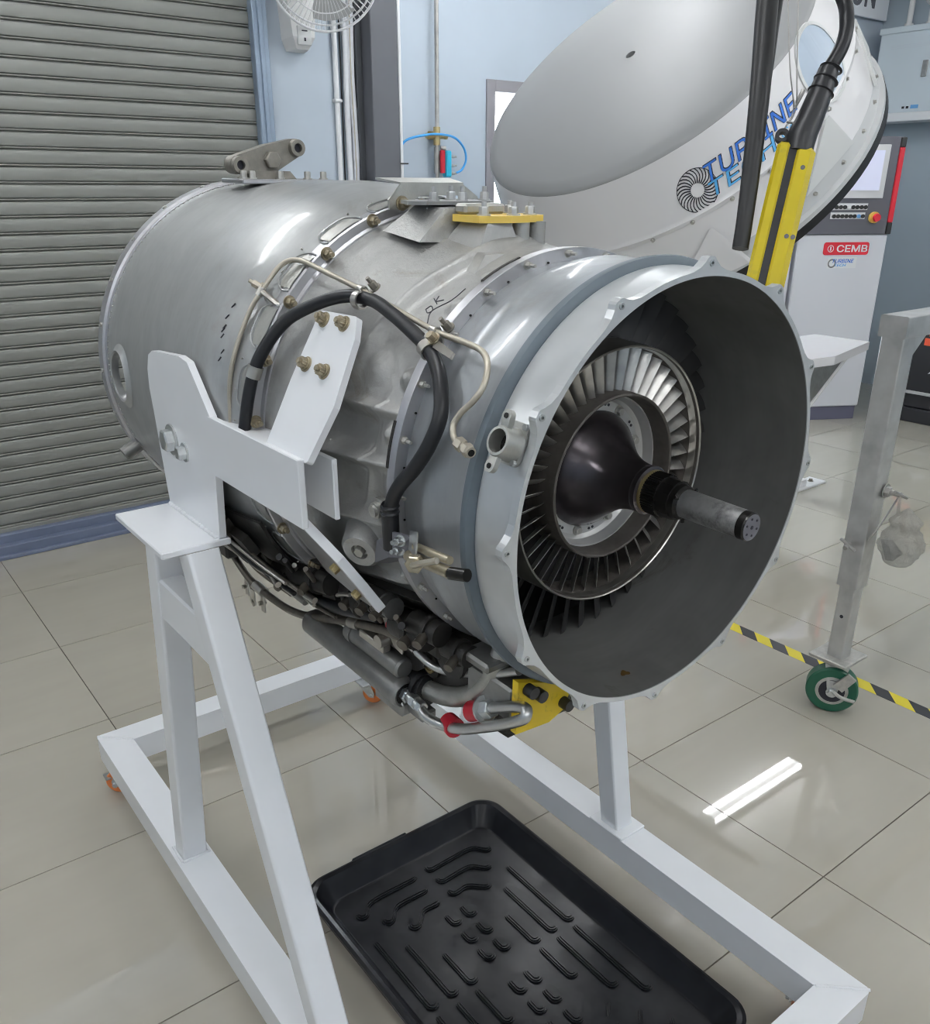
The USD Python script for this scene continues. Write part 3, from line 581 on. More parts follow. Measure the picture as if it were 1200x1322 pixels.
for X_, s, yr, yf in ((LGX, 1, (1.668, 1.512), (.962, 1.338)), (RGX, -1, (1.70, 1.512), (1.122, 1.262))):
    xt = .462 if s > 0 else 1.316
    part(sd, 'rear_leg', leg((X_, yr[0], ZT - .004), (xt, yr[1], ZP - .012)), 'white', smooth=30)
    part(sd, 'front_leg', leg((X_, yf[0], ZT - .02), (xt, yf[1], ZP - .012)), 'white', smooth=30)
    ya_ = np.interp(.875, [ZT, ZP], yr); yb2_ = np.interp(.875, [ZT, ZP], yf)
    part(sd, 'leg_brace', bx((xt - .024, yb2_, .832), (xt + .022, ya_, .918), .004), 'white')
    part(sd, 'foot_plate', bx((X_ - .042, yf[0] - .05, ZT - .001), (X_ + .042, yf[0] + .055, ZT + .007), .002), 'white')
    part(sd, 'weld_bead', [tube([V(X_ + q * .031, yr[0] + r_ * .031, ZT + .0005) for q, r_ in ((-1, -1), (1, -1), (1, 1), (-1, 1), (-1, -1))], .0042, 6, smooth=False)], 'white', smooth=60)
    pxa, pxb = (.399, .520) if s > 0 else (1.257, 1.378)
    part(sd, 'top_plate', bx((pxa, 1.338, ZP - .012), (pxb, 1.578, ZP), .002), 'white')
    part(sd, 'weld_bead', [tube([V(.500 if s > 0 else 1.276, y_, ZP + .0005) for y_ in np.linspace(1.345, 1.57, 12)], .004 + NR.uniform(0, .0014, 89), 6)], 'white', smooth=60)
    # upright plate with chamfered top
    xo = .501 if s > 0 else 1.263
    poly = Polygon([(1.340, ZP), (1.574, ZP), (1.578, 1.06), (1.592, 1.18), (1.602, 1.25), (1.598, 1.285), (1.583, 1.312), (1.56, 1.322), (1.43, 1.331), (1.395, 1.326), (1.322, 1.25), (1.318, 1.23)]).buffer(-.006).buffer(.006)
    up = part(sd, 'upright_plate', extr(poly, V(xo, 0, 0), V(0, 1, 0), V(0, 0, 1), .012), 'white', smooth=30)
    if s > 0:
        part(up, 'pivot_bolt', hexbolt(V(xo, 1.513, 1.172), V(-1, 0, 0), .0205, .015), 'zinc', label='large zinc hexagon bolt')
        part(up, 'lock_bolt', hexbolt(V(xo, 1.455, 1.162), V(-1, 0, 0), .0125, .013), 'zinc')
    # beam toward the engine mount: two cheeks with a recessed end between them
    xa = .500 if s > 0 else 1.276
    part(sd, 'beam_cheek', bx((xa, 1.022, 1.151), (xa + .010 * s, 1.330, 1.251), .0015), 'white')
    part(sd, 'beam_cheek', bx((xa + .050 * s, 1.018, 1.155), (xa + .058 * s, 1.330, 1.244), .0015), 'white')
    part(sd, 'beam_web', [bx((xa + .009 * s, 1.115, 1.153), (xa + .051 * s, 1.330, 1.160)), bx((xa + .009 * s, 1.115, 1.236), (xa + .051 * s, 1.330, 1.243)), bx((xa + .009 * s, 1.125, 1.153), (xa + .051 * s, 1.131, 1.243))], 'white')
# casters
def caster(x, y, ang):
    o = V(x, y, 0); r, w = .034, .024
    d = V(math.cos(ang), math.sin(ang), 0); e = V(-d[1], d[0], 0); c = o + d * .022 + V(0, 0, r)
    f = part(sd, 'caster_fork', [bx(o + V(-.034, -.034, .076), o + V(.034, .034, .0815), .002), cyl(o + V(0, 0, .066), o + V(0, 0, .077), .024, 20)] +
             [trimesh.convex.convex_hull(np.vstack([[o + d * q + e * (k * .019 + j * .0012) + V(0, 0, .068) for q in (-.02, .022)] + [c + d * q + e * (k * .019 + j * .0012) + V(0, 0, zz) for q, zz in ((-.011, .008), (.011, .008), (-.008, -.008), (.008, -.008))] for j in (-1, 1)])) for k in (-1, 1)], 'zinc', smooth=30)
    part(f, 'wheel', lathe3([(-w / 2, .010), (-w / 2, r - .004), (-w / 2 + .004, r), (w / 2 - .004, r), (w / 2, r - .004), (w / 2, .010)], c, e, 32, close=True), 'orange', smooth=30, label='orange polyurethane wheel')
    part(f, 'axle', [cyl(c - e * .024, c + e * .024, .005, 10), hexbolt(c + e * .02, e, .008, .007, False)], 'zinc', smooth=35)
    part(f, 'brake_pedal', bx(o + d * .045 + V(-.016, -.016, .046), o + d * .045 + V(.016, .016, .052), .002), 'zinc')
caster(.466, 2.19, 2.4); caster(1.255, 2.18, -.9); caster(1.325, .60, .6); caster(.466, .62, 2.6)

# ============================================================ JET ENGINE (local frame: x right, t back along the axis, z up)
EN = V(.0112 * math.cos(-.0277), -math.cos(.0112) * math.cos(-.0277), math.sin(-.0277)); EN = nrm(EN)
EC = V(.8883, .7, 1.203); EX = nrm(np.cross(-EN, V(0, 0, 1))); EZ = np.cross(EX, -EN)
def W(p): p = np.asarray(p, float); return EC + p[..., :1] * EX - p[..., 1:2] * EN + p[..., 2:3] * EZ
def D(v): return v[0] * EX - v[1] * EN + v[2] * EZ
def pol(t, f, r): f = np.radians(f); return np.stack(np.broadcast_arrays(-r * np.sin(f), t, r * np.cos(f)), -1) * 1.0
def E(t, f, r): return W(pol(t, f, r))
def wm(m): m = m.copy(); m.vertices = W(np.array(m.vertices)); return m
def lath(prof, n=128, close=True, a0=0, a1=360): return lathe3(prof, EC, -EN, n, close=close, a0=a0, a1=a1)
def out(f): f = math.radians(f); return D((-math.sin(f), 0, math.cos(f)))
FWD = EN; AFT = -EN
en = thing('jet_engine', 'bare metal jet engine core with open round inlet and long shaft on white stand', 'engine', E(.6, 180, .30))
# --- rear can with its round port
can = [(.560, .335), (.562, .3485), (.585, .3525), (.615, .3605), (.65, .3665), (.70, .3725), (.78, .3745), (.90, .3715), (1.05, .366), (1.195, .360), (1.20, .3605), (1.20, .354), (1.05, .360), (.80, .367), (.66, .358), (.60, .350)]
cm = lath(can, 160)
cm.merge_vertices(); 
if cm.volume < 0: cm.invert()
pc = E(1.107, 89.5, .36); pd = out(89.5)
cut = cyl(pc - pd * .05, pc + pd * .05, .047, 40)
if cut.volume < 0: cut.invert()
cm = trimesh.boolean.difference([cm, cut], engine='manifold')
rc = part(en, 'rear_can', cm, 'can', smooth=30)
u_, w_, _ = frame3(pd, AFT)
ring = []
ns = 40
for k, (rr, dr) in enumerate(((.047, -.008), (.047, .006), (.050, .008), (.056, .004), (.064, .0005))):
    for i in range(ns):
        a = 2 * PI * i / ns; tt, ff = 1.107 + rr * math.cos(a), 89.5 + math.degrees(rr * math.sin(a) / .364)
        ring.append(E(tt, ff, np.interp(tt, [1.05, 1.195], [.366, .360]) + dr))
f = [];
for k in range(4):
    for i in range(ns):
        a, b = k * ns + i, k * ns + (i + 1) % ns; f += [(a, b, b + ns), (a, b + ns, a + ns)]
part(rc, 'port_collar', trimesh.Trimesh(np.array(ring), np.array(f), process=False), 'can', smooth=40)
rf = part(en, 'rear_flange', lath([(1.196, .354), (1.196, .3612), (1.206, .3618), (1.2085, .3665), (1.236, .3665), (1.240, .362), (1.240, .352)], 160), 'flange', smooth=30)
for i in range(24):
    a = 2.6 + 14.7 * i
    if -75 < a < 175 or a > 285: part(rf, 'flange_bolt', cyl(E(1.222, a, .3655), E(1.222, a, .3695), .0048, 10), 'alucast', smooth=35)
part(rf, 'rivets', [cyl(E(1.190, a, .359), E(1.190, a, .3622), .0016, 6) for a in np.arange(-60, 175, 1.9)], 'alucast', kind='stuff')
part(en, 'exhaust_liner', lath([(.70, .30), (1.0, .315), (1.22, .33), (1.22, .327), (1.0, .312), (.70, .297)], 96), 'dark', smooth=30) if False else None
part(en, 'rear_bulkhead', lath([(.60, .02), (.60, .335), (.612, .335), (.612, .02)], 64), 'dark', smooth=30)
# --- flange between can and centre casing, with recessed windows and bolts
f2 = part(en, 'can_flange', lath([(.535, .318), (.535, .3345), (.5405, .3375), (.541, .3500), (.5435, .3520), (.566, .3520), (.566, .328)], 128), 'flange', smooth=30)
for i in range(17):
    a = -73.6 + i * 15.75
    part(f2, 'flange_bolt', hexbolt(E(.541, a, .3445), FWD, .0072, .010, True, .007), 'bolt', smooth=35)
    b = a + 7.87
    th = np.linspace(b - 5.0, b + 5.0, 11); bend = .004 * (1 - ((th - b) / 5.0) ** 4)
    vs = np.vstack([E(t_, th, r_ + 0 * th) for t_, r_ in ((.5465, .3532), (.562, .3534), (.583, .3540), (.583, .350), (.5465, .350))])
    vs[22:33] = E(.574 + bend * 2.2, th, .3538); ff = []
    for k in range(4):
        for j in range(10): q = k * 11 + j; ff += [(q, q + 1, q + 12), (q, q + 12, q + 11)]
    part(f2, 'window_plate', trimesh.Trimesh(vs, np.array(ff), process=False), 'accl', smooth=30)
    lip = [E(.545, b - 5.6, .3525), E(.560, b - 5.9, .3532), E(.574, b - 5.2, .3545), E(.585, b - 3.6, .3560), E(.587, b, .3562), E(.585, b + 3.6, .3560), E(.574, b + 5.2, .3545), E(.560, b + 5.9, .3532), E(.545, b + 5.6, .3525)]
    part(f2, 'window_rim', tube(lip, .0016, 6, per=4), 'can', smooth=50)
part(f2, 'rivets', [cyl(E(.592, a, .350), E(.592, a, .3572), .0016, 6) for a in np.arange(-80, 175, 15.75 / 2)], 'alucast', kind='stuff')
# --- cast centre casing as a relief over (t, angle)
NT, NF = 150, 720
tt = np.linspace(.230, .537, NT); ff_ = np.linspace(-180, 180, NF + 1)[:-1]
TT, FF = np.meshgrid(tt, ff_, indexing='ij')
R = np.interp(TT, [.23, .26, .33, .42, .50, .537], [.284, .288, .298, .315, .328, .332])
def gs(x, w): return np.exp(-(x / w) ** 2)
def sig(x): return 1 / (1 + np.exp(-np.clip(x, -40, 40)))
def win(x, a, b, s): return sig((x - a) / s) * sig((b - x) / s)
rl = .349 - .016 * np.exp(-((FF - 22) / 16) ** 2) + .0006 * np.maximum(FF - 45, 0)
R = R + .009 * gs(TT - rl, .011) * win(FF, -8, 66, 2)                       # curved rib under the mount
R = R - .007 * win(TT, .265, .335, .006) * win(FF, 6, 40, 3)                # shallow recess ahead of it
R = R + .006 * win(TT, .36, .52, .006) * win(FF, -14, 6, 2)
for a, w in ((70, 1.6), (84, 1.3), (101, 1.6), (122, 1.6), (146, 2)):       # lengthwise ribs
    R = R + .014 * gs(FF - a - 12 * (TT - .3), w) * win(TT, .25, .42, .01)
R = R - .016 * win(TT, .29, .40, .005) * win(FF, 72.5, 82, .8) - .015 * win(TT, .275, .37, .005) * win(FF, 86.5, 99, 1.0) - .010 * win(TT, .40, .50, .006) * win(FF, 76, 108, 1.5)
for t0, a0, w, h in ((.256, 60, .014, .012), (.256, 75, .014, .012), (.262, 36, .016, .008), (.256, 46, .012, .009), (.258, 118, .014, .012), (.27, 20, .015, .006), (.32, 60, .02, .006), (.33, 111, .03, .016)):
    dd = np.hypot(TT - t0, np.radians(FF - a0) * .295); R = R + h * np.clip(1.35 - dd / w, 0, 1) ** 1.2
R = R + .003 * gs(TT - .305 - .0012 * (FF - 85), .004) * win(FF, 66, 98, 2)   # weld line
R = R + .0012 * (meshkit.fbm(np.stack([TT * 14, FF * .09, TT * 0], -1), 3, 5) - .5)
Pn = W(np.stack([-R * np.sin(np.radians(FF)), TT, R * np.cos(np.radians(FF))], -1)).reshape(-1, 3)
ii, jj = np.meshgrid(np.arange(NT - 1), np.arange(NF), indexing='ij'); a = ii * NF + jj; b = ii * NF + (jj + 1) % NF
Fq = np.stack([a, b, b + NF, a + NF], -1).reshape(-1, 4)
cs_ = part(en, 'centre_casing', trimesh.Trimesh(Pn, np.vstack([Fq[:, [0, 1, 2]], Fq[:, [0, 2, 3]]]), process=False), 'cast', smooth=True)
part(cs_, 'ink_mark', [tube([E(.298, 41.0, .2975), E(.290, 41.8, .2965), E(.286, 40.6, .296), E(.294, 39.6, .297), E(.298, 41.0, .2975)], .0008, 5), tube([E(.288, 38.4, .296), E(.300, 37.2, .2978)], .0008, 5, smooth=False), tube([E(.296, 36.0, .2972), E(.293, 38.0, .2968), E(.283, 36.6, .2955)], .0008, 5, smooth=False),
     tube([E(.276, 45, .2955), E(.285, 41, .2965), E(.27, 36, .2945), E(.268, 31, .294)], .0007, 5)], 'ink')
# --- flange between centre and forward casing
f1 = part(en, 'forward_flange', lath([(.238, .278), (.238, .3025), (.2225, .3030), (.2215, .3025), (.2215, .284), (.2215, .278)], 128), 'flange', smooth=30)
for i in range(18):
    a = -71.0 + i * 14.6
    part(f1, 'flange_bolt', hexbolt(E(.2225, a, .2955), FWD, .0045, .007, True, .009), 'alucast', smooth=35)
    part(f1, 'screw', cyl(E(.2225, a + 7.3, .2880), E(.2200, a + 7.3, .2880), .0016, 8), 'shaftdark')
for a0, a1 in ((16, 29), (71, 83)):      # slotted gaps behind the flange
    part(f1, 'slot', tube([E(.2385, a, .3005) for a in np.linspace(a0, a1, 8)], .004, 6), 'dark', smooth=50)
# --- forward casing, band, inlet barrel
part(en, 'forward_casing', lath([(.2225, .2855), (.200, .2862), (.185, .290), (.172, .2955), (.160, .2975), (.150, .2965), (.140, .2955), (.118, .2960), (.098, .2990), (.084, .3025), (.076, .3042), (.076, .2955), (.15, .2915), (.2225, .279)], 160), 'fwd', smooth=24)
part(en, 'seal_band', lath([(.0765, .2925), (.0765, .3045), (.070, .3055), (.066, .3045), (.0615, .2975), (.061, .2925)], 160), 'band', smooth=30, label='grey blue band around the inlet')
part(en, 'inlet_barrel', lath([(.0605, .2912), (.0605, .2940), (.057, .2945), (.030, .2935), (.003, .2925), (.003, .2895), (.03, .2905), (.0605, .2910)], 160), 'inlet', smooth=24)
lug = [(-9, .2938), (-6, .2948), (-3.6, .2985), (-2.0, .3045), (-1.3, .3085), (-.7, .3100), (.7, .3100), (1.3, .3085), (2.0, .3045), (3.6, .2985), (6, .2948), (9, .2938), (9, .290), (-9, .290)]
P2 = Point(0, 0).buffer(.2940, quad_segs=60).difference(Point(0, 0).buffer(.2872, quad_segs=60))
lp = []
for k in range(12):
    a0 = -.6 + 30 * k
    P2 = P2.union(Polygon([(-r * math.sin(math.radians(a0 + a)), r * math.cos(math.radians(a0 + a))) for a, r in lug]))
for k in range(12):
    a = math.radians(-.6 + 30 * k); P2 = P2.difference(Point(-.3025 * math.sin(a), .3025 * math.cos(a)).buffer(.0034, 8))
P2 = P2.buffer(.0006).buffer(-.0006).difference(Point(0, 0).buffer(.2872, quad_segs=60))
part(en, 'inlet_flange', extr(P2, EC + EN * .0085, EX, EZ, -.0115), 'inlet', smooth=30, label='pale scalloped flange with twelve bolt lugs')
for k in range(12):
    a = -.6 + 30 * k
    part(en, 'lug_bushing', lathe3([(0, .0019), (0, .0040), (.0022, .0040), (.0022, .0019)], E(-.008, a, .3025), FWD, 14, close=True), 'zinc', smooth=35)
# --- duct inside
part(en, 'inlet_duct', lath([(-.007, .2870), (.0, .2869), (.015, .2872), (.03, .2872), (.045, .2867), (.06, .2856), (.075, .2840), (.09, .2822), (.105, .2803), (.12, .2785), (.135, .2767), (.15, .2751), (.17, .2733), (.19, .2713), (.25, .2655), (.25, .2675), (.17, .2755), (.12, .281), (.065, .2886), (.0, .2885)], 160), 'bowl', smooth=35)
NV = 44
def vane(r0, r1, t0, chord, stag, twist, thick, camber, a):
    vs = []; nr, nc = 4, 5
    for side in (1, -1):
        for s in np.linspace(0, 1, nr):
            r = r0 + (r1 - r0) * s; g = math.radians(stag + twist * s)
            for q in np.linspace(0, 1, nc):
                c = chord * q; y = camber * chord * 4 * q * (1 - q) + side * thick * math.sqrt(q * (1 - q) + .01)
                dt = c * math.cos(g) - y * math.sin(g); ds = c * math.sin(g) + y * math.cos(g)
                vs.append(pol(t0 + dt, a + math.degrees(ds / r), r))
    f = []
    for sd_ in (0, 1):
        o = sd_ * nr * nc
        for i in range(nr - 1):
            for j in range(nc - 1):
                q = o + i * nc + j; f += [(q, q + 1, q + nc + 1), (q, q + nc + 1, q + nc)]
    h = nr * nc
    for i in range(nr - 1):
        for j in (0, nc - 1): q = i * nc + j; f += [(q, q + nc, q + nc + h), (q, q + nc + h, q + h)]
    return trimesh.Trimesh(W(np.array(vs)), np.array(f), process=False)
bl = part(en, 'bypass_hub', lath([(.212, .18), (.212, .2700), (.245, .2668), (.245, .18)], 96), 'blade', smooth=30)
for i in range(NV):
    part(en, 'outer_blade', vane(.184, .2725, .165, .045, 48, 6, .0018, .10, i * 360 / NV + 2), 'blade', smooth=40)
sp = part(en, 'splitter_ring', lath([(.106, .1835), (.1045, .1848), (.106, .1865), (.120, .1880), (.22, .1905), (.22, .186), (.12, .1815)], 128), 'pipe', smooth=35)
part(sp, 'shroud_inside', lath([(.107, .1832), (.118, .1820), (.19, .1780), (.19, .182), (.12, .1850)], 128), 'hub', smooth=35)
for i in range(NV):
    part(en, 'guide_vane', vane(.1205, .1815, .126, .026, 30, 6, .0011, .07, i * 360 / NV), 'vane', smooth=40)
part(en, 'hub_rim', lath([(.108, .1165), (.1065, .1185), (.108, .1208), (.125, .1215), (.20, .1225), (.20, .1135), (.136, .1132), (.12, .1140)], 128), 'hub', smooth=35)
part(en, 'vane_shade_plate', lath([(.165, .12), (.165, .19), (.18, .19), (.18, .12)], 64), 'blade', smooth=30)  # black plate paints the depth shade between the vanes
br = part(en, 'bolt_ring', lath([(.136, .1130), (.136, .1105), (.152, .1065), (.157, .1010), (.157, .070), (.165, .070), (.165, .113)], 96), 'hubring', smooth=30, label='pale ring with bolts round the cone')
for a in range(-160, 200, 40):
    part(br, 'ring_bolt', hexbolt(E(.157, a + 8, .0935), FWD, .0062, .006, True), 'alucast', smooth=35)
    for s in (-2.2, 2.2): part(br, 'ring_hole', cyl(E(.1572, a + 26 + s, .0955), E(.1560, a + 26 + s, .0955), .0022, 8), 'ink')
part(en, 'nose_cone', lath([(.16, .02), (.16, .0865), (.154, .0868), (.147, .0835), (.138, .0762), (.128, .0675), (.117, .0585), (.106, .0505), (.095, .0440), (.084, .0390), (.073, .0358), (.062, .0340), (.052, .0335), (.052, .02)], 96), 'cone', smooth=35)
sh = part(en, 'drive_shaft', lath([(.012, .0165), (.010, .0195), (-.02, .0193), (-.108, .0190), (-.1085, .015)], 48), 'shaft', smooth=35, label='grey worn drive shaft')
part(sh, 'shaft_collar', lath([(.0525, .018), (.0525, .0335), (.049, .0345), (.043, .0345), (.041, .030), (.041, .018)], 64), 'cone', smooth=30)
part(sh, 'gold_ring', lath([(.041, .02), (.041, .0302), (.0385, .0306), (.036, .0298), (.036, .02)], 64), 'gold', smooth=30)
spl = []
for i in range(44):
    a = 2 * PI * i / 22; 
poly = Polygon([((.0285 + (.0016 if i % 2 else 0)) * math.cos(2 * PI * i / 96), (.0285 + (.0016 if i % 2 else 0)) * math.sin(2 * PI * i / 96)) for i in range(96)])
part(sh, 'spline', extr(poly, EC - EN * .014, EX, EZ, -.022), 'shaftdark', smooth=None)
part(sh, 'nut', [extr(Polygon([(.0275 * math.cos(2 * PI * i / 12), .0275 * math.sin(2 * PI * i / 12)) for i in range(12)]), EC + EN * .006, EX, EZ, -.020), lath([(-.006, .018), (-.006, .0245), (-.014, .0235), (-.018, .021), (-.018, .018)], 48)], 'shaftdark', smooth=20)
part(sh, 'nut_tab', [bx((0, 0, 0), (.001, .001, .001))] and [cyl(E(-.016, a, .019), E(-.016, a, .0275), .0028, 8) for a in (-60, 60, 180)], 'shaftdark')
ecp = part(sh, 'end_cap', lath([(-.1085, .002), (-.1085, .0190), (-.118, .0190), (-.1200, .0175), (-.1200, .002)], 48), 'shaftdark', smooth=30)
part(ecp, 'cap_face', lath([(-.1195, .0005), (-.1195, .0172), (-.1205, .0172), (-.1205, .0005)], 40), 'panel', smooth=30)
part(ecp, 'cap_hole', [cyl(E(-.1203, a, .0115), E(-.1212, a, .0115), .0016, 8) for a in range(10, 370, 60)] + [cyl(E(-.1203, 0, 0), E(-.1212, 0, 0), .0026, 10)], 'ink')
# --- things on the casing
def strap_q(phi, r, pts, th):
    nn = out(phi); td = D((-math.cos(math.radians(phi)), 0, -math.sin(math.radians(phi)))) * (1 if phi > 0 else -1); c = EC + nn * r
    poly = Polygon(pts).buffer(-.006).buffer(.006, quad_segs=3)
    return extr(poly, c, AFT, td, th) if (np.cross(AFT, td) @ nn) > 0 else extr(poly, c, AFT, td, -th)
us = part(sd, 'mount_strap', strap_q(60, .331, [(.448, -.046), (.352, -.050), (.335, -.02), (.316, .074), (.322, .158), (.440, .160), (.448, .06)], .010), 'white', smooth=30)
for a, t_ in ((54.2, .426), (53.9, .373), (65.7, .423), (65.9, .371)):
    dphi = math.radians(a - 60); c = EC + out(60) * .341 + AFT * t_ + D((-math.cos(PI / 3), 0, -math.sin(PI / 3))) * .334 * math.tan(dphi)
    part(us, 'strap_bolt', hexbolt(c, out(60), .0082, .010, True, .004, twelve=True), 'bolt', smooth=35)
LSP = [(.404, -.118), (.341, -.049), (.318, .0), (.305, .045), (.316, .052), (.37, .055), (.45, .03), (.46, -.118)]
ls = part(sd, 'mount_strap', strap_q(120, .337, LSP, .008), 'acc', smooth=30, label='metal grey strap, darker for the shade on its underside, with white front edge')  # metal grey also paints in the shade on the downward face
td_ = D((-math.cos(2 * PI / 3), 0, -math.sin(2 * PI / 3)))
def ls_pt(t_, s_, n_=0.): return EC + out(120) * (.337 + n_) + AFT * t_ + td_ * s_
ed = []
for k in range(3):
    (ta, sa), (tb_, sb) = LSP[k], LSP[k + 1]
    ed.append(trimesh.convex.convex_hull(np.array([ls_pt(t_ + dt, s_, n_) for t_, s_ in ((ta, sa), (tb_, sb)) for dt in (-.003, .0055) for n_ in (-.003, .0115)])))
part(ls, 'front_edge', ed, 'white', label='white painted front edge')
for t_, s_ in ((.368, -.022), (.352, .030)):
    part(ls, 'strap_bolt', hexbolt(ls_pt(t_, s_, .008), out(120), .0078, .010, False), 'gold', smooth=35)
part(sd, 'mount_strap', strap_q(-60, .331, [(.448, -.046), (.352, -.050), (.335, -.02), (.316, .074), (.322, .158), (.440, .160), (.448, .06)], .010), 'white', smooth=30)
# thin fuel line on top, rubber hose, clamps
fl_ = part(en, 'fuel_line', tube([E(*p) for p in [(.605, 90, .357), (.606, 74, .362), (.602, 60, .364), (.592, 51.5, .366), (.586, 45, .366), (.560, 42.2, .360), (.48, 43.0, .349), (.392, 44.4, .338), (.30, 46.2, .322), (.217, 48.3, .316), (.150, 49.3, .318), (.110, 50.6, .321), (.088, 53.5, .322), (.079, 57.5, .322), (.084, 61, .322), (.098, 64.2, .321), (.103, 67, .321), (.095, 69.2, .322), (.083, 70.0, .323)]], .0040, 8), 'pipeloom', smooth=60)
p0, p1 = E(.083, 70.0, .323), E(.058, 70.8, .325); dd_ = nrm(p1 - p0)
part(fl_, 'end_fitting', [hexbolt(p0, dd_, .0085, .012, False), cyl(p0 + dd_ * .010, p0 + dd_ * .020, .0062, 14), hexbolt(p0 + dd_ * .018, dd_, .0085, .008, False), cyl(p0 + dd_ * .024, p1 + dd_ * .004, .0066, 14)], 'pipeloom', smooth=35)
part(fl_, 'bore', cyl(p1 + dd_ * .0035, p1 + dd_ * .005, .0042, 12), 'shaftdark')
ho = part(en, 'rubber_hose', tube([E(*p) for p in [(.556, 96, .360), (.550, 88, .360), (.538, 76, .360), (.531, 68, .359), (.512, 60, .356), (.488, 54.4, .350), (.43, 47.6, .340), (.372, 45.6, .331), (.31, 47.5, .324), (.250, 50.5, .319), (.222, 52.2, .317), (.190, 55.2, .314), (.165, 59.5, .312), (.144, 66, .311), (.148, 73, .311), (.168, 79.5, .311), (.195, 85, .311), (.211, 89.5, .311), (.220, 95, .312), (.222, 101, .313)]], .0095, 12), 'hose', smooth=60)
part(ho, 'hose_end', cyl(E(.217, 91.5, .312), E(.223, 103, .314), .0118, 14), 'hose', smooth=40)
part(ho, 'hose_ribs', [lathe3([(0, .0115), (.003, .0132), (.006, .0115)], E(.2165 + .0006 * k, 90.8 + k * 1.6, .312), nrm(E(.223, 103, .314) - E(.217, 91.5, .312)), 14, close=True) for k in range(2)], 'hose', smooth=40)
def clamp(c, ax, r, w=.011, tab=None, m='pipe'):
    ms = [lathe3([(-w / 2, r), (-w / 2, r + .0022), (w / 2, r + .0022), (w / 2, r)], c, ax, 18, close=True)]
    if tab is not None:
        tdir = nrm(tab); ms.append(cyl(c + tdir * (r + .001), c + tdir * (r + .013), .0032, 8)); 
    return trimesh.util.concatenate(ms)
for (t_, a_, r_, ax, rr) in ((.392, 44.4, .338, None, .005), (.222, 48.2, .316, None, .005)):
    k = part(en, 'pipe_clamp', [clamp(E(t_, a_, r_), nrm(E(t_ - .03, a_ + .4, r_) - E(t_, a_, r_)), .0045, .012), clamp(E(t_ - .004, a_ + 2.3, r_ - .004), nrm(E(t_ - .05, a_ + (1.6 if t_ > .3 else 4), r_ - .004) - E(t_, a_ + 2.3, r_ - .004)), .0105, .012)], 'pipe', smooth=35)
    part(k, 'clamp_bolt', [hexbolt(E(t_ - .012, a_ - 2.2, r_ - .008), out(a_ - 2), .006, .010, True, .008)], 'gunmetal', smooth=35)
k = part(en, 'pipe_clamp', [clamp(E(.595, 53, .366), nrm(E(.602, 60, .364) - E(.592, 50, .366)), .0045, .013), bx((0, 0, 0), (.001, .001, .001))][:1] + [tube([E(.588, 53, .366), E(.572, 53.5, .360), E(.558, 54, .352), E(.545, 54.2, .344)], .0045, 6)], 'pipe', smooth=35)
part(k, 'clamp_bolt', hexbolt(E(.60, 52, .366), nrm(out(53) + AFT * .6), .006, .012, True, .006), 'pipeloom', smooth=35)
k = part(en, 'pipe_clamp', [clamp(E(.534, 71.5, .360), nrm(E(.538, 76, .360) - E(.531, 68, .359)), .0098, .018)], 'pipe', smooth=35)
k = part(en, 'hose_bracket', [clamp(E(.215, 53.0, .316), nrm(E(.19, 55.2, .314) - E(.25, 50.5, .319)), .0098, .014), trimesh.convex.convex_hull(np.array([E(.2, 50.5, .322), E(.2, 52.5, .322), E(.165, 52, .316), E(.165, 53.6, .316), E(.2, 50.5, .318), E(.2, 52.5, .318), E(.165, 52, .312), E(.165, 53.6, .312)]))], 'pipe', smooth=35)
part(k, 'bracket_bolt', hexbolt(E(.205, 50.6, .322), out(50), .0062, .009, True), 'bolt', smooth=35)
# sensor port on the barrel
ip = part(en, 'port_boss', [extr(rrect(.034, .050, .008), E(.022, 66.3, .2935), D((0, 1, 0)), nrm(np.cross(out(66.3), AFT)) * 1.0, .006 if (np.cross(AFT, np.cross(out(66.3), AFT)) @ out(66.3)) > 0 else -.006)], 'accl', smooth=30)
pb = E(.022, 66.8, .299); pdn = out(66.8)
part(ip, 'collar', lathe3([(0, .0135), (0, .0200), (.010, .0188), (.022, .0178), (.024, .0165), (.024, .0135), (.004, .0135)], pb, pdn, 28, close=True), 'accl', smooth=30)
part(ip, 'bore', cyl(pb + pdn * .001, pb + pdn * .0045, .0135, 20), 'shaftdark')
tdn = nrm(E(.0, 66.8, .3) - E(.04, 66.8, .3)); 
cir = nrm(np.cross(pdn, AFT))
for s in (-1, 1):
    e0 = pb + pdn * .016 + cir * s * .029
    er = part(ip, 'ear', trimesh.convex.convex_hull(np.vstack([np.array(lathe3([(0, .0075), (.007, .0075)], e0, pdn, 14).vertices), np.array(lathe3([(0, .0065), (.007, .0065)], pb + pdn * .014 + cir * s * .0195, pdn, 14).vertices)])), 'accl', smooth=30)
    part(er, 'ear_hole', cyl(e0 + pdn * .0068, e0 + pdn * .0082, .0032, 10), 'shaftdark')
for q, s in ((-.013, -.021), (-.013, .021), (.013, .021), (.013, -.021)):
    part(ip, 'boss_screw', hexbolt(E(.022, 66.3, .2995) + AFT * q + cir * s, pdn, .0042, .004, False), 'zinc', smooth=35)
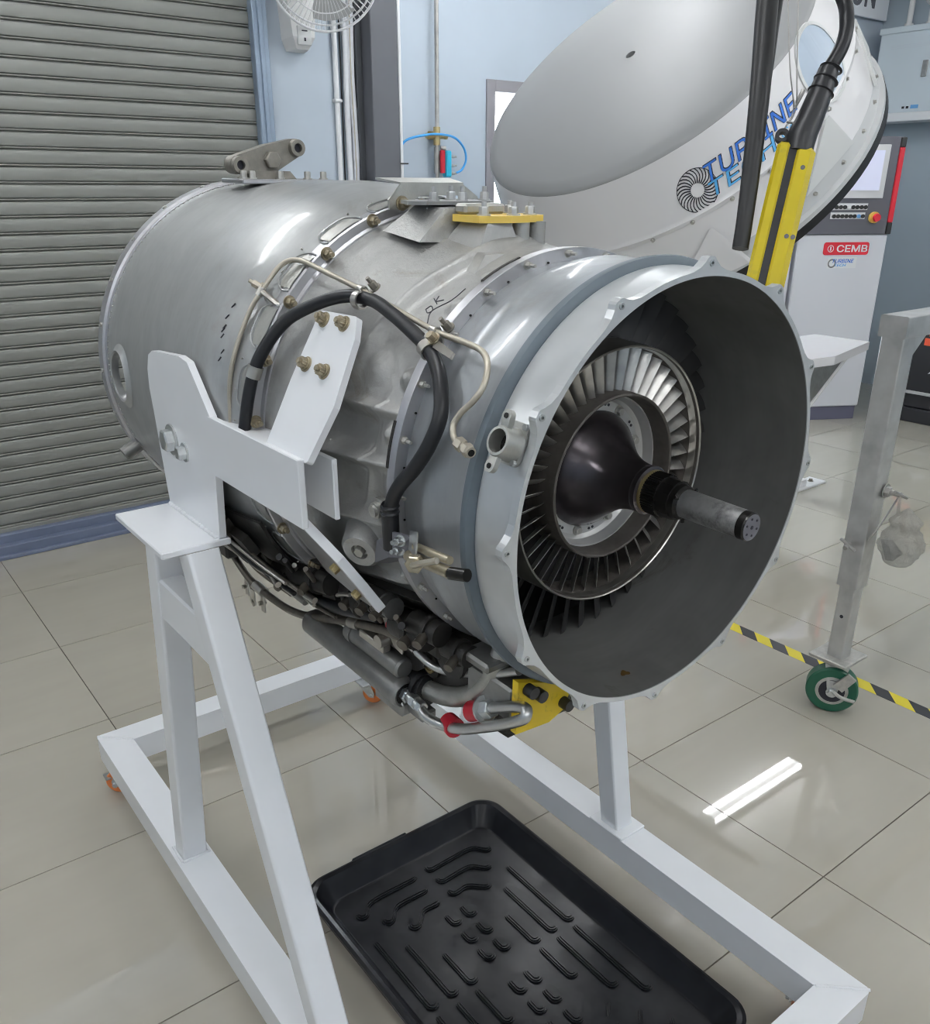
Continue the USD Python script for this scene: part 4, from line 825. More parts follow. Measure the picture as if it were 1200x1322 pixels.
# boss, nut, electrode bracket low on the flank
bo = part(en, 'casing_boss', lathe3([(-.035, .046), (-.012, .038), (.004, .0335), (.014, .031), (.019, .026), (.019, .013), (.010, .012), (.010, .0)], E(.325, 110.5, .305), nrm(out(110) + FWD * .55), 32), 'cast', smooth=35)
part(bo, 'boss_bolt', [hexbolt(E(.325, 110.5, .305) + nrm(out(110) + FWD * .55) * .010, nrm(out(110) + FWD * .55), .0085, .010, True)], 'accl', smooth=35)
nu = part(en, 'plug_nut', hexbolt(E(.262, 95.5, .292), out(95), .0165, .010, False), 'accl', smooth=35)
part(nu, 'plug', [cyl(E(.262, 95.5, .30), E(.262, 95.5, .309), .0115, 18), cyl(E(.262, 95.5, .30), E(.262, 95.5, .313), .0085, 18)], 'accl', smooth=35)
def slab(P4, th, back):
    """four local points and the same four moved back make a plate"""
    p = np.array(P4, float); return wm(trimesh.convex.convex_hull(np.vstack([p, p + nrm(back) * th])))
BK = dict(A=(-.2965, .2755, -.0814), D=(-.2848, .3019, -.1268), B=(-.3136, .2094, -.0418), C=(-.3118, .2228, -.082), E=(-.3107, .1706, -.0369), F=(-.302, .189, -.0734), G=(-.3148, .1627, -.0245), H=(-.3323, .1225, -.0087), I=(-.3285, .1314, -.042), J=(-.3058, .1816, -.0696))
bk = part(en, 'angle_bracket', [slab([BK[k] for k in 'ABCD'], .003, (1, .3, .2)), slab([BK[k] for k in 'BEFC'], .003, (1, .1, .2)), slab([BK['D'], BK['C'], (-.27, .225, -.095), (-.255, .30, -.135)], .002, (0, 0, -1)), slab([BK['C'], BK['F'], (-.26, .19, -.083), (-.27, .225, -.095)], .002, (0, 0, -1))], 'panel')
part(bk, 'end_flange', slab([BK[k] for k in 'GHIJ'], .004, (.1, 1, 0)), 'zinc', label='bright metal end flange')
for c in ((-.3118, .1905, -.0475), (-.308, .1985, -.0645)):
    part(bk, 'bracket_bolt', [hexbolt(W(V(*c)), D(nrm((-.95, -.2, .1))), .0060, .009, True, .007)], 'zinc', smooth=35)
IG = [V(-.3225, .1538, -.0582), V(-.3340, .095, -.046), V(-.3300, .060, -.040), V(-.3264, .046, -.036)]
ig = part(en, 'igniter_lead', [wm(cyl(IG[0] + V(.01, .02, -.005), IG[2], .0075, 14)), hexbolt(W(V(-.338, .120, -.046)), D(nrm((-.8, -.6, .1))), .0120, .012, False), wm(cyl(V(-.318, .15, -.040), V(-.322, .072, -.030), .0055, 12))], 'brass', smooth=35)
part(ig, 'lever', tube([W(V(-.350, .110, -.043)), W(V(-.353, .085, -.030)), W(V(-.350, .060, -.018))], .0042, 8), 'pipeloom', smooth=40)
part(ig, 'tip', wm(cyl(IG[2], IG[3] + V(.001, -.012, .002), .0080, 14)), 'shaftdark', smooth=35)
# --- top mount: cast block, grey plate, yellow plate, sheet bracket
def lb_(lo, hi, bev=.004): return wm(bx(lo, hi, bev))
tmn = part(en, 'top_mount', [wm(trimesh.convex.convex_hull(np.array([(x, t, zz) for x, t, zz in ((-.052, .345, .327), (-.008, .345, .327), (-.056, .40, .328), (.0, .40, .328), (-.075, .338, .285), (.01, .338, .285), (-.08, .41, .30), (.02, .41, .30))])))], 'cast', smooth=30)
part(tmn, 'mount_web', [wm(trimesh.convex.convex_hull(np.array([(x, t, zz) for x, t, zz in ((-.075, .415, .345), (.045, .415, .345), (-.085, .475, .348), (.045, .475, .348), (-.13, .405, .30), (.05, .41, .295), (-.13, .50, .31), (.05, .50, .31))])))], 'cast', smooth=30)
part(tmn, 'mount_floor', wm(trimesh.convex.convex_hull(np.array([(x, t, zz) for x, t, zz in ((-.08, .315, .288), (.08, .315, .288), (-.085, .42, .305), (.08, .42, .305), (-.11, .300, .265), (.11, .300, .265), (-.12, .43, .29), (.11, .43, .29))]))), 'cast', smooth=30)
yp = part(tmn, 'yellow_plate', wm(extr(Polygon([(-.066, .348), (-.070, .405), (-.02, .418), (.055, .412), (.060, .350), (.022, .338), (-.015, .336)]), V(0, 0, .3275), V(1, 0, 0), V(0, 1, 0), .0095)), 'yellowm', label='yellow painted plate')
for x_, t_ in ((-.046, .362), (.0, .350), (.043, .362), (.035, .40)):
    part(yp, 'plate_bolt', hexbolt(W(V(x_, t_, .337)), EZ, .0075, .010, True, .006), 'alu', smooth=35)
part(yp, 'pad', lb_((-.062, .385, .337), (.015, .412, .352), .004), 'accl')
gp_ = part(tmn, 'grey_plate', wm(extr(Polygon([(-.125, .44), (-.10, .495), (.02, .495), (.05, .455), (.02, .428), (-.10, .428)]), V(0, 0, .3485), V(1, 0, 0), V(0, 1, 0), .005)), 'acc')
for x_, t_ in ((-.075, .445), (-.025, .44), (-.02, .475), (.03, .455)):
    part(gp_, 'plate_bolt', hexbolt(W(V(x_, t_, .3535)), EZ, .0068, .010, True, .008), 'alu', smooth=35)
for x_ in (.018, .05): part(tmn, 'mount_post', [cyl(W(V(x_, .352, .285)), W(V(x_, .352, .3285)), .013, 18)], 'cast', smooth=35)
# folded sheet bracket standing on the can flange
arch = Polygon([(-.098, .338), (-.100, .352), (-.078, .374), (.045, .374), (.075, .356), (.082, .338), (.062, .338), (.055, .348), (.035, .358), (-.040, .358), (-.055, .350), (-.056, .338)])
tb = part(en, 'sheet_bracket', [wm(extr(arch, V(0, .532, 0), V(1, 0, 0), V(0, 0, 1), .004)), wm(trimesh.convex.convex_hull(np.array([(x, t, zz) for x, t, zz in ((-.078, .528, .374), (.045, .528, .374), (-.078, .528, .377), (.045, .528, .377), (-.10, .565, .380), (.045, .565, .380), (-.10, .565, .383), (.045, .565, .383))])))], 'accl')
part(tb, 'bracket_bolt', hexbolt(W(V(-.076, .528, .347)), FWD, .0080, .011, True, .007), 'bolt', smooth=35)
for x_ in (.058, .070): part(tb, 'bracket_bolt', hexbolt(W(V(x_, .528, .345)), FWD, .0055, .010, True), 'alu', smooth=35)
# lifting lug at the back of the can
lg_ = part(en, 'lifting_lug', [], 'gunmetal') if False else None
def lugpart():
    a, b = V(-.105, 1.06, .395), V(.02, 1.06, .428)
    h = trimesh.convex.convex_hull(np.vstack([np.array(lathe3([(0, .017), (.03, .017)], a - V(0, .015, 0), V(0, 1, 0), 18).vertices), np.array(lathe3([(0, .026), (.03, .026)], (a * .45 + b * .55) - V(0, .015, .006), V(0, 1, 0), 18).vertices), np.array(lathe3([(0, .017), (.03, .017)], b - V(0, .015, 0), V(0, 1, 0), 18).vertices)]))
    base = trimesh.convex.convex_hull(np.array([(x, t, zz) for x, t, zz in ((-.075, 1.035, .385), (.0, 1.035, .385), (-.075, 1.085, .385), (.0, 1.085, .385), (-.10, 1.035, .364), (.02, 1.035, .364), (-.10, 1.085, .364), (.02, 1.085, .364))]))
    L = part(en, 'lifting_lug', [wm(h), wm(base)], 'gunmetal', smooth=30, label='dark steel lifting lug with two eyes')
    for c in (a, b):
        e = part(L, 'eye', wm(lathe3([(0, .0085), (0, .0155), (.012, .0165), (.012, .0085)], c - V(0, .027, 0), V(0, 1, 0), 20, close=True)), 'gunmetal', smooth=35)
        part(L, 'eye_bore', wm(cyl(c - V(0, .018, 0), c - V(0, .0155, 0), .0088, 16)), 'ink')
    part(L, 'lug_bolt', hexbolt(W(V(-.035, 1.045, .405)), FWD, .017, .012, False), 'gunmetal', smooth=35)
    part(L, 'base_plate', wm(bx((-.115, 1.01, .362), (.085, 1.11, .3705), .003)), 'flange')
    for x_, t_ in ((-.105, 1.025), (-.09, 1.02), (.03, 1.02), (.072, 1.03), (-.03, 1.02)):
        part(L, 'base_bolt', hexbolt(W(V(x_, t_, .3705)), EZ, .0065, .012, True), 'alucast', smooth=35)
lugpart()
# --- underside: gearbox, oil cooler, pipes
gb = part(en, 'gearbox', [lb_((-.165, .13, -.41), (.16, .60, -.300), .02), lb_((-.13, .20, -.455), (.13, .50, -.36), .03), lb_((-.12, .55, -.38), (.12, .80, -.30), .03)], 'dark', smooth=30, label='dark accessory gearbox')
for a_, b_, c_r in ((.36, -.325, .048), (.50, -.33, .04), (.25, -.30, .036)): part(gb, 'gear_cover', wm(cyl(V(-.185, a_, b_), V(-.14, a_, b_), c_r, 24)), 'dark', smooth=35)
part(gb, 'side_plate', lb_((-.182, .105, -.345), (-.10, .21, -.287), .004), 'acc')
yb2 = part(gb, 'yellow_cover', wm(extr(Polygon([(-.186, -.350), (-.186, -.262), (-.15, -.275), (-.086, -.300), (-.082, -.322), (-.092, -.345), (-.12, -.356)]), V(0, .10, 0), V(1, 0, 0), V(0, 0, 1), .012)), 'yellow', label='yellow painted cover plate')
for x_, z_ in ((-.168, -.279), (-.150, -.292), (-.094, -.330)): part(yb2, 'cover_knob', wm(cyl(V(x_, .090, z_), V(x_, .072, z_), .0095, 14)), 'black', smooth=35)
oc = part(en, 'oil_cooler', lathe3([(0, .0), (0, .0225), (.004, .0255), (.31, .0255), (.318, .021), (.318, 0)], W(V(-.207, .342, -.405)), AFT, 40), 'acc', smooth=30, label='long grey cylinder under the gearbox')
part(oc, 'end_ring', lathe3([(-.003, .0195), (-.005, .0230), (.005, .0270), (.010, .0270), (.010, .0195)], W(V(-.207, .342, -.405)), AFT, 40, close=True), 'acc', smooth=30)
part(oc, 'end_face', wm(cyl(V(-.207, .3405, -.405), V(-.207, .347, -.405), .0195, 24)), 'shaftdark')
part(oc, 'union', [hexbolt(W(V(-.207, .341, -.405)), FWD, .0135, .010, False), wm(cyl(V(-.207, .333, -.405), V(-.207, .296, -.407), .0095, 16)), hexbolt(W(V(-.207, .318, -.406)), FWD, .0125, .010, False), hexbolt(W(V(-.207, .300, -.407)), FWD, .0115, .010, False)], 'zinc', smooth=35)
o2 = part(en, 'oil_filter', lathe3([(0, .0), (0, .015), (.004, .0185), (.17, .0185), (.176, .014), (.176, 0)], W(V(-.200, .352, -.366)), AFT, 32), 'acc', smooth=30)
part(o2, 'filter_ring', wm(cyl(V(-.200, .50, -.366), V(-.200, .515, -.366), .0205, 24)), 'acc', smooth=35)
part(en, 'lower_block', [lb_((-.22, .335, -.448), (-.15, .42, -.418), .006), lb_((-.205, .295, -.442), (-.175, .340, -.422), .004), wm(cyl(V(-.19, .345, -.438), V(-.19, .31, -.438), .011, 14))], 'acc', smooth=30)
def ptube(name, pts, r, m, n=12, **k): return part(en, name, tube([W(V(*p)) for p in pts], r, n), m, smooth=60, **k)
st_ = ptube('strut_pipe', [(-.208, 1.057, -.375), (-.209, .939, -.421), (-.21, .845, -.426), (-.212, .705, -.409), (-.214, .506, -.339), (-.215, .402, -.307), (-.216, .321, -.289)], .0078, 'pipedark')
for p, q in (((-.21, .90, -.425), (-.21, .86, -.427)), ((-.213, .50, -.337), (-.2135, .47, -.328))):
    part(st_, 'pipe_sleeve', wm(cyl(V(*p), V(*q), .0112, 14)), 'pipe', smooth=35)
for t_, z_ in ((.945, -.436), (.868, -.445)):
    part(st_, 'clip_tab', [wm(bx((-.213, t_ - .008, z_ - .03), (-.209, t_ + .008, z_ + .012), .001)), wm(cyl(V(-.221, t_, z_ - .008), V(-.205, t_, z_ - .008), .005, 8))], 'pipe', smooth=35)
part(st_, 'lug_tab', wm(extr(Polygon([(.905, -.44), (.925, -.44), (.925, -.475), (.915, -.482), (.905, -.475)]).difference(Point(.915, -.468).buffer(.004)), V(-.214, 0, 0), V(0, 1, 0), V(0, 0, 1), .003)), 'pipe')
part(st_, 'guide_bracket', [lb_((-.222, .385, -.345), (-.205, .46, -.330), .002), wm(cyl(V(-.225, .395, -.325), V(-.20, .395, -.325), .012, 14))], 'pipe', smooth=35)
ptube('bent_pipe', [(-.205, .36, -.300), (-.195, .335, -.318), (-.185, .30, -.336), (-.175, .262, -.335), (-.172, .215, -.315), (-.172, .155, -.286), (-.172, .103, -.255)], .0068, 'pipebright')
ptube('drain_pipe', [(-.207, .302, -.407), (-.210, .275, -.414), (-.202, .240, -.414), (-.199, .195, -.396), (-.199, .150, -.367), (-.199, .101, -.334), (-.199, .072, -.312), (-.196, .060, -.300), (-.190, .066, -.292), (-.188, .090, -.302), (-.187, .13, -.326), (-.187, .168, -.349)], .0088, 'pipebright')
el = ptube('elbow_duct', [(-.176, .330, -.400), (-.172, .285, -.392), (-.170, .240, -.372), (-.168, .195, -.338), (-.168, .165, -.295), (-.166, .150, -.255), (-.160, .15, -.235)], .0165, 'accl', 16)
part(el, 'end_collar', [wm(cyl(V(-.178, .365, -.404), V(-.175, .318, -.399), .027, 24)), wm(cyl(V(-.176, .336, -.402), V(-.176, .326, -.402), .032, 24))], 'rubber', smooth=35)
el2 = ptube('elbow_duct', [(-.132, .33, -.40), (-.128, .290, -.382), (-.127, .255, -.348), (-.127, .232, -.300), (-.125, .21, -.262)], .0165, 'accl', 16)
part(en, 'duct_flange', [lb_((-.205, .135, -.268), (-.155, .20, -.252), .005)], 'acc')
ptube('black_hose', [(-.232, .825, -.02), (-.232, .80, -.10), (-.232, .778, -.18), (-.232, .757, -.253), (-.232, .718, -.318), (-.233, .66, -.338), (-.233, .60, -.326), (-.234, .495, -.301), (-.22, .40, -.28)], .0115, 'hose')
part(en, 'pipe_clamp', [wm(cyl(V(-.232, .768, -.215), V(-.232, .76, -.245), .0145, 16))], 'pipe', smooth=35)
ptube('link_rod', [(-.226, .690, -.300), (-.230, .640, -.278), (-.233, .600, -.250), (-.236, .548, -.222)], .0062, 'pipe')
ptube('link_rod', [(-.212, .78, -.30), (-.212, .725, -.326), (-.212, .664, -.338), (-.213, .573, -.321), (-.216, .449, -.262)], .0058, 'pipe')
R2 = random.Random(11)
for pts, r_, m_ in (([(-.25, .95, -.20), (-.25, .886, -.235), (-.251, .784, -.265), (-.252, .692, -.305), (-.24, .571, -.32), (-.2, .45, -.31)], .0065, 'pipedark'),
                    ([(-.29, .80, -.17), (-.292, .751, -.19), (-.285, .627, -.225), (-.27, .569, -.262)], .005, 'pipedark'),
                    ([(-.20, 1.15, -.32), (-.205, 1.0, -.355), (-.20, .86, -.385), (-.18, .72, -.39), (-.17, .55, -.36)], .010, 'rubber'),
                    ([(-.24, 1.0, -.30), (-.235, .9, -.335), (-.235, .82, -.352), (-.225, .70, -.36)], .006, 'pipedark'),
                    ([(-.27, .90, -.26), (-.262, .85, -.285), (-.258, .79, -.30), (-.25, .735, -.31)], .0045, 'pipe'),
                    ([(-.16, .75, -.36), (-.17, .68, -.385), (-.165, .60, -.39), (-.15, .5, -.40)], .007, 'pipedark'),
                    ([(-.15, .62, -.29), (-.19, .55, -.30), (-.20, .47, -.285), (-.19, .40, -.30), (-.17, .36, -.33)], .0075, 'rubber'),
                    ([(-.19, .48, -.36), (-.20, .44, -.34), (-.19, .40, -.36), (-.17, .37, -.37)], .005, 'pipedark')):
    ptube('oil_pipe', pts, r_, m_, 10)
part(en, 'lower_bracket', [wm(trimesh.convex.convex_hull(np.array([(x, t, zz) for x, t, zz in ((-.245, .93, -.24), (-.245, .86, -.285), (-.235, .93, -.30), (-.235, .80, -.34), (-.225, .93, -.24), (-.225, .86, -.285), (-.215, .93, -.30), (-.215, .80, -.34))])))], 'dark')
part(en, 'lower_bracket', lb_((-.24, .97, -.385), (-.19, 1.03, -.33), .005), 'dark')
part(en, 'lower_bracket', lb_((-.225, .78, -.375), (-.19, .83, -.335), .005), 'dark')
part(en, 'lower_bracket', lb_((-.25, .62, -.315), (-.20, .70, -.28), .006), 'dark')
part(en, 'accessory_part', wm(cyl(V(-.255, .74, -.30), V(-.20, .74, -.30), .022, 18)), 'dark', smooth=30)
part(en, 'accessory_part', wm(cyl(V(-.235, .535, -.30), V(-.18, .535, -.30), .024, 18)), 'dark', smooth=30)
R3 = random.Random(23)  # random dark clutter added to darken the bright casing bottom
for (t_, f_, r_, L_, R_, m_) in ((.47, 140, .345, .09, .022, 'dark'), (.40, 136, .335, .07, .020, 'dark'), (.34, 132, .330, .06, .018, 'acc'), (.30, 140, .340, .08, .024, 'dark'), (.25, 136, .325, .06, .020, 'dark'), (.21, 143, .33, .05, .018, 'dark'), (.54, 134, .365, .10, .02, 'dark'), (.62, 136, .385, .09, .018, 'dark')):
    c = pol(t_, f_, r_); d_ = V(R3.uniform(-.2, .2), 1, R3.uniform(-.15, .15))
    q = part(en, 'accessory_part', [wm(cyl(c - d_ * L_ / 2, c + d_ * L_ / 2, R_, 16)), wm(cyl(c - d_ * L_ * .2, c - d_ * L_ * .05, R_ * 1.22, 16))], m_, smooth=35)
    part(q, 'union', wm(cyl(c + V(-.01, -.01, 0), c + V(-.035, -.02, -.008), R_ * .42, 12)), 'pipedark', smooth=35)
for k in range(9):
    f0, t0 = R3.uniform(122, 138), R3.uniform(.25, .6); r0 = .315 + .11 * (t0 - .23)
    ptube('oil_pipe', [tuple(pol(t0 + .05 * q + R3.uniform(-.01, .01), f0 + 7 * q + R3.uniform(-3, 3), r0 + .012 + R3.uniform(0, .015))) for q in range(-1, 3)], R3.choice((.0035, .0045, .006)), R3.choice(('pipedark', 'pipedark', 'rubber', 'pipe')), 8)
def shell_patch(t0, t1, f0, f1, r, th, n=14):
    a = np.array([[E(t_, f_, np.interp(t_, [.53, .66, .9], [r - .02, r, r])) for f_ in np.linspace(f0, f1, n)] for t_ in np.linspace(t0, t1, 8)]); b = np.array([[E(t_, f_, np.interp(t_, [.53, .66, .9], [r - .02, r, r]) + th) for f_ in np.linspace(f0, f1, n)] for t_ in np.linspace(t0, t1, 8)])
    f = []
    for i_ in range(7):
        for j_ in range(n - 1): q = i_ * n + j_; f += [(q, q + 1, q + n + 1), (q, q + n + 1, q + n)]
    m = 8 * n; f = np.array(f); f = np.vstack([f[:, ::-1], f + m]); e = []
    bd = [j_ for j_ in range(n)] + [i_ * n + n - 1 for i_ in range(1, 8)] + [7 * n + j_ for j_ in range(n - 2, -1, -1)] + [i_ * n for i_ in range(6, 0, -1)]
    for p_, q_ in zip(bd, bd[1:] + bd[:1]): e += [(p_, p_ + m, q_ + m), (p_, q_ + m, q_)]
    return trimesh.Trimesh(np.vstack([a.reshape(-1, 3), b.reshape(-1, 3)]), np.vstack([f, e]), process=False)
part(en, 'dark_under_shell', shell_patch(.57, .93, 113, 176, .3755, .006), 'dark', smooth=40, label='dark shell added under the rear can to darken it')  # added dark shell, darkens the bright metal under the can
for k, (t_, f_, L_, w_) in enumerate(((.86, 122, .06, 7), (.78, 119, .05, 6), (.70, 118, .05, 5), (.64, 121, .05, 6), (.90, 127, .05, 6), (.72, 127, .06, 7))):
    c = pol(t_, f_, .392)
    part(en, 'harness_bracket', wm(trimesh.convex.convex_hull(np.array([tuple(pol(t_ + a_ * L_ / 2, f_ + b_ * w_ / 2, .384 + c_ * (.016 + .006 * (k % 3)))) for a_ in (-1, 1) for b_ in (-1, 1) for c_ in (0, 1)]))), ('dark', 'acc', 'pipedark')[k % 3])
for k in range(10):
    f0 = 117 + 2.0 * k; t0 = R3.uniform(.82, .93)
    ptube('oil_pipe', [tuple(pol(t0 - .09 * q, f0 + R3.uniform(-2.5, 2.5) + 1.5 * q, .392 + R3.uniform(0, .018))) for q in range(5)], R3.choice((.0032, .0045, .006, .0075)), R3.choice(('pipedark', 'pipedark', 'rubber', 'pipe')), 8)
for p_ in ((.985, 41.5), ):
    pass
sm = [(.655, 58.1, .3675), (.659, 61.2, .368), (.656, 63.7, .3677), (.657, 64.6, .3678), (.654, 66.0, .3674), (.643, 69.6, .3653), (.646, 71.6, .3658)]
part(rc, 'scuff_mark', [tube([E(t_ - .004, f_ - .5, r_), E(t_ + .002, f_ + .6, r_)], .0012, 5, smooth=False) for t_, f_, r_ in sm], 'ink')
def blot(t0, f0, rt_, rf_, r_):
    P_ = []
    for k in range(18):
        a = 2 * PI * k / 18; q = 1 + .25 * math.sin(3 * a + 1) + .12 * math.sin(5 * a); P_.append(E(t0 + rt_ * q * math.cos(a), f0 + rf_ * q * math.sin(a), np.interp(t0 + rt_ * q * math.cos(a), [.0, .03, .06, .09], [.2869, .2872, .2856, .2822]) - r_))
    P_.append(E(t0, f0, np.interp(t0, [.0, .03, .06, .09], [.2869, .2872, .2856, .2822]) - r_)); return trimesh.Trimesh(np.array(P_), np.array([(k, (k + 1) % 18, 18) for k in range(18)]), process=False)
part(en, 'oil_stain', blot(.041, 177, .006, 1.7, .0006), 'rust', label='small brown oil stain inside the inlet')
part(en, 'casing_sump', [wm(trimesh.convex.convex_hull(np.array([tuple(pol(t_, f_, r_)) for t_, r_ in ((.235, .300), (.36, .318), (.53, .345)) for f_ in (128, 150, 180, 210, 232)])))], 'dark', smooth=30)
part(en, 'control_unit', [lb_((-.20, .32, -.335), (-.145, .42, -.27), .008), lb_((-.19, .27, -.32), (-.14, .335, -.27), .008)], 'dark')
br_ = part(en, 'bracket_plate', wm(extr(Polygon([(.345, -.275), (.375, -.245), (.405, -.285), (.372, -.325), (.352, -.33)]).buffer(.004), V(-.207, 0, 0), V(0, 1, 0), V(0, 0, 1), .003)), 'pipe')
part(br_, 'red_plug', wm(cyl(V(-.216, .372, -.292), V(-.203, .372, -.292), .012, 16)), 'red', smooth=35, label='red blanking cap')
ga = part(en, 'sight_glass', wm(cyl(V(-.172, .318, -.352), V(-.14, .318, -.352), .022, 24)), 'dark', smooth=35)
part(ga, 'gold_ring', wm(lathe3([(0, .0085), (0, .0125), (.004, .0125), (.004, .0085)], V(-.1765, .318, -.352), V(1, 0, 0), 20, close=True)), 'gold', smooth=35)
part(ga, 'screw', wm(cyl(V(-.1755, .318, -.352), V(-.170, .318, -.352), .0065, 12)), 'gold')
for p, d in (((-.190, .245, -.413), (-.2, -1, .1)), ((-.187, .165, -.350), (-.1, .9, -.5))):
    c = W(V(*p)); dv = nrm(D(d))
    q = part(en, 'red_cap', lathe3([(0, .008), (0, .0155), (.02, .0165), (.026, .0165), (.026, .010), (.004, .008)], c, dv, 24, close=True), 'red', smooth=30, label='red plastic blanking cap')
part(en, 'drain_union', [hexbolt(W(V(-.187, .16, -.345)), nrm(D((0, -.85, .5))), .0155, .018, True)], 'zinc', smooth=35)
# low end cluster behind the can
part(en, 'rear_pad', [wm(cyl(V(*pol(1.205, 118, .362)), V(*pol(1.205, 118, .40)), .016, 16))], 'acc', smooth=35)
part(en, 'dark_under_shell', lath([(.24, .30), (.40, .318), (.53, .338), (.53, .325), (.24, .28)], 96, a0=0, a1=360), 'dark', smooth=30) if False else None

# ============================================================ DRIP TRAY
tr = thing('drip_tray', 'black plastic drip tray with moulded ridges on the floor under the engine', 'tray', (.93, 1.03, 0))
TX0, TX1, TY0, TY1 = .657, 1.215, .63, 1.495
TC = V((TX0 + TX1) / 2, (TY0 + TY1) / 2); SX, SY = TX1 - TX0, TY1 - TY0
def rr3(ins, z, rad):
    p = rrect(SX - 2 * ins, SY - 2 * ins, rad, 8); c = np.array(p.exterior.coords)[:-1]
    if Polygon(c).exterior.is_ccw is False: c = c[::-1]
    k = np.argmax(c[:, 0] + c[:, 1] * .001); c = np.roll(c, -k, 0)
    return np.column_stack([c + TC, np.full(len(c), z)])
rings = [rr3(.026, .001, .045), rr3(.004, .050, .058), rr3(-.004, .052, .062), rr3(-.004, .060, .062), rr3(.003, .063, .058), rr3(.012, .060, .052), rr3(.040, .013, .040), rr3(.046, .0095, .036)]
nr_ = len(rings[0]); vv = np.vstack(rings + [[[*TC, .001]], [[*TC, .0095]]]); ff2 = []
for i in range(len(rings) - 1):
    for j in range(nr_): a, b = i * nr_ + j, i * nr_ + (j + 1) % nr_; ff2 += [(a, b, b + nr_), (a, b + nr_, a + nr_)]
L_ = len(rings) * nr_
for j in range(nr_):
    ff2 += [(L_, (j + 1) % nr_, j), (L_ + 1, L_ - nr_ + j, L_ - nr_ + (j + 1) % nr_)]
part(tr, 'pan', trimesh.Trimesh(vv, np.array(ff2), process=False), 'tray', smooth=30)
part(tr, 'rim_handle', bx((.80, TY1 - .002, .030), (.96, TY1 + .014, .060), .004), 'tray')
def ridge(pts, w=.0155, h=.0095):
    P_ = smoothpath(np.array(pts), 6) if len(pts) > 2 else np.linspace(pts[0], pts[1], 8)
    a = LineString(P_); o = []
    for k, (ins, zz) in enumerate(((0, 0), (.003, h * .55), (.0075, h))):
        o.append((a.buffer(max(w - ins, .003), quad_segs=5), zz))
    ms = []; e0 = np.array(o[0][0].exterior.coords)
    m = extr(o[0][0], V(0, 0, .009), V(1, 0, 0), V(0, 1, 0), h * .45); ms.append(m)
    ms.append(extr(o[1][0], V(0, 0, .009 + h * .44), V(1, 0, 0), V(0, 1, 0), h * .3)); ms.append(extr(o[2][0], V(0, 0, .009 + h * .73), V(1, 0, 0), V(0, 1, 0), h * .22))
    part(tr, 'ridge', ms, 'tray', smooth=60)
cx_, cy_ = TC
def RG(*pts): ridge([V(cx_ + p[0], cy_ + p[1]) for p in pts])
for s in (1, -1):
    for k in range(3):
        d0 = .045 * k
        RG((.185 - d0 * .9, s * (.34 - d0)), (.03 + d0 * .3, s * (.34 - d0))) if False else None
        RG((.03, s * (.345 - d0 * 1.1)), (.15 - d0 * .9, s * (.345 - d0 * 1.1)), (.185 - d0 * .9, s * (.315 - d0 * 1.1)))
        RG((-.03, s * (.345 - d0 * 1.1)), (-.15 + d0 * .9, s * (.345 - d0 * 1.1)), (-.185 + d0 * .9, s * (.315 - d0 * 1.1)))
    for q in (1, -1):
        for k, (l0, l1) in enumerate(((.02, .22), (.02, .17), (.02, .10))):
            RG((q * (.195 - .052 * k), s * l0), (q * (.195 - .052 * k), s * l1))
        for k in range(3): RG((q * .022, s * (.045 + .062 * k)), (q * .022, s * (.062 + .062 * k)))

# ============================================================ LIFTING GANTRY LEG WITH CASTER
ga_ = thing('gantry', 'grey aluminium lifting gantry leg on a green caster with a beam going right', 'gantry', (2.47, 1.225, 0))
GX, GY = 2.465, 1.225
part(ga_, 'outer_post', sqtube((GX, GY, .44), (GX, GY, 1.205), .068, .068, (1, 0, 0), .006), 'alu', smooth=30)
part(ga_, 'inner_post', sqtube((GX, GY, .188), (GX, GY, .50), .053, .053, (1, 0, 0), .005), 'alu', smooth=30)
part(ga_, 'adjuster_hole', cyl(V(GX - .0272, GY, .335), V(GX - .0262, GY, .335), .006, 12), 'ink')
part(ga_, 'top_beam', sqtube((GX - .042, GY, 1.235), (GX + 1.75, GY, 1.235), .08, .06, (0, 1, 0), .005), 'alu', smooth=30)
part(ga_, 'beam_gusset', extr(Polygon([(GX + .039, 1.205), (GX + .16, 1.205), (GX + .039, 1.10)]), V(0, GY + .005, 0), V(1, 0, 0), V(0, 0, 1), .01), 'alu')
part(ga_, 'outer_post', sqtube((GX + 1.72, GY, .44), (GX + 1.72, GY, 1.205), .078, .078, (1, 0, 0), .006), 'alu', smooth=30)
part(ga_, 'inner_post', sqtube((GX + 1.72, GY, .175), (GX + 1.72, GY, .50), .060, .060, (1, 0, 0), .005), 'alu', smooth=30)
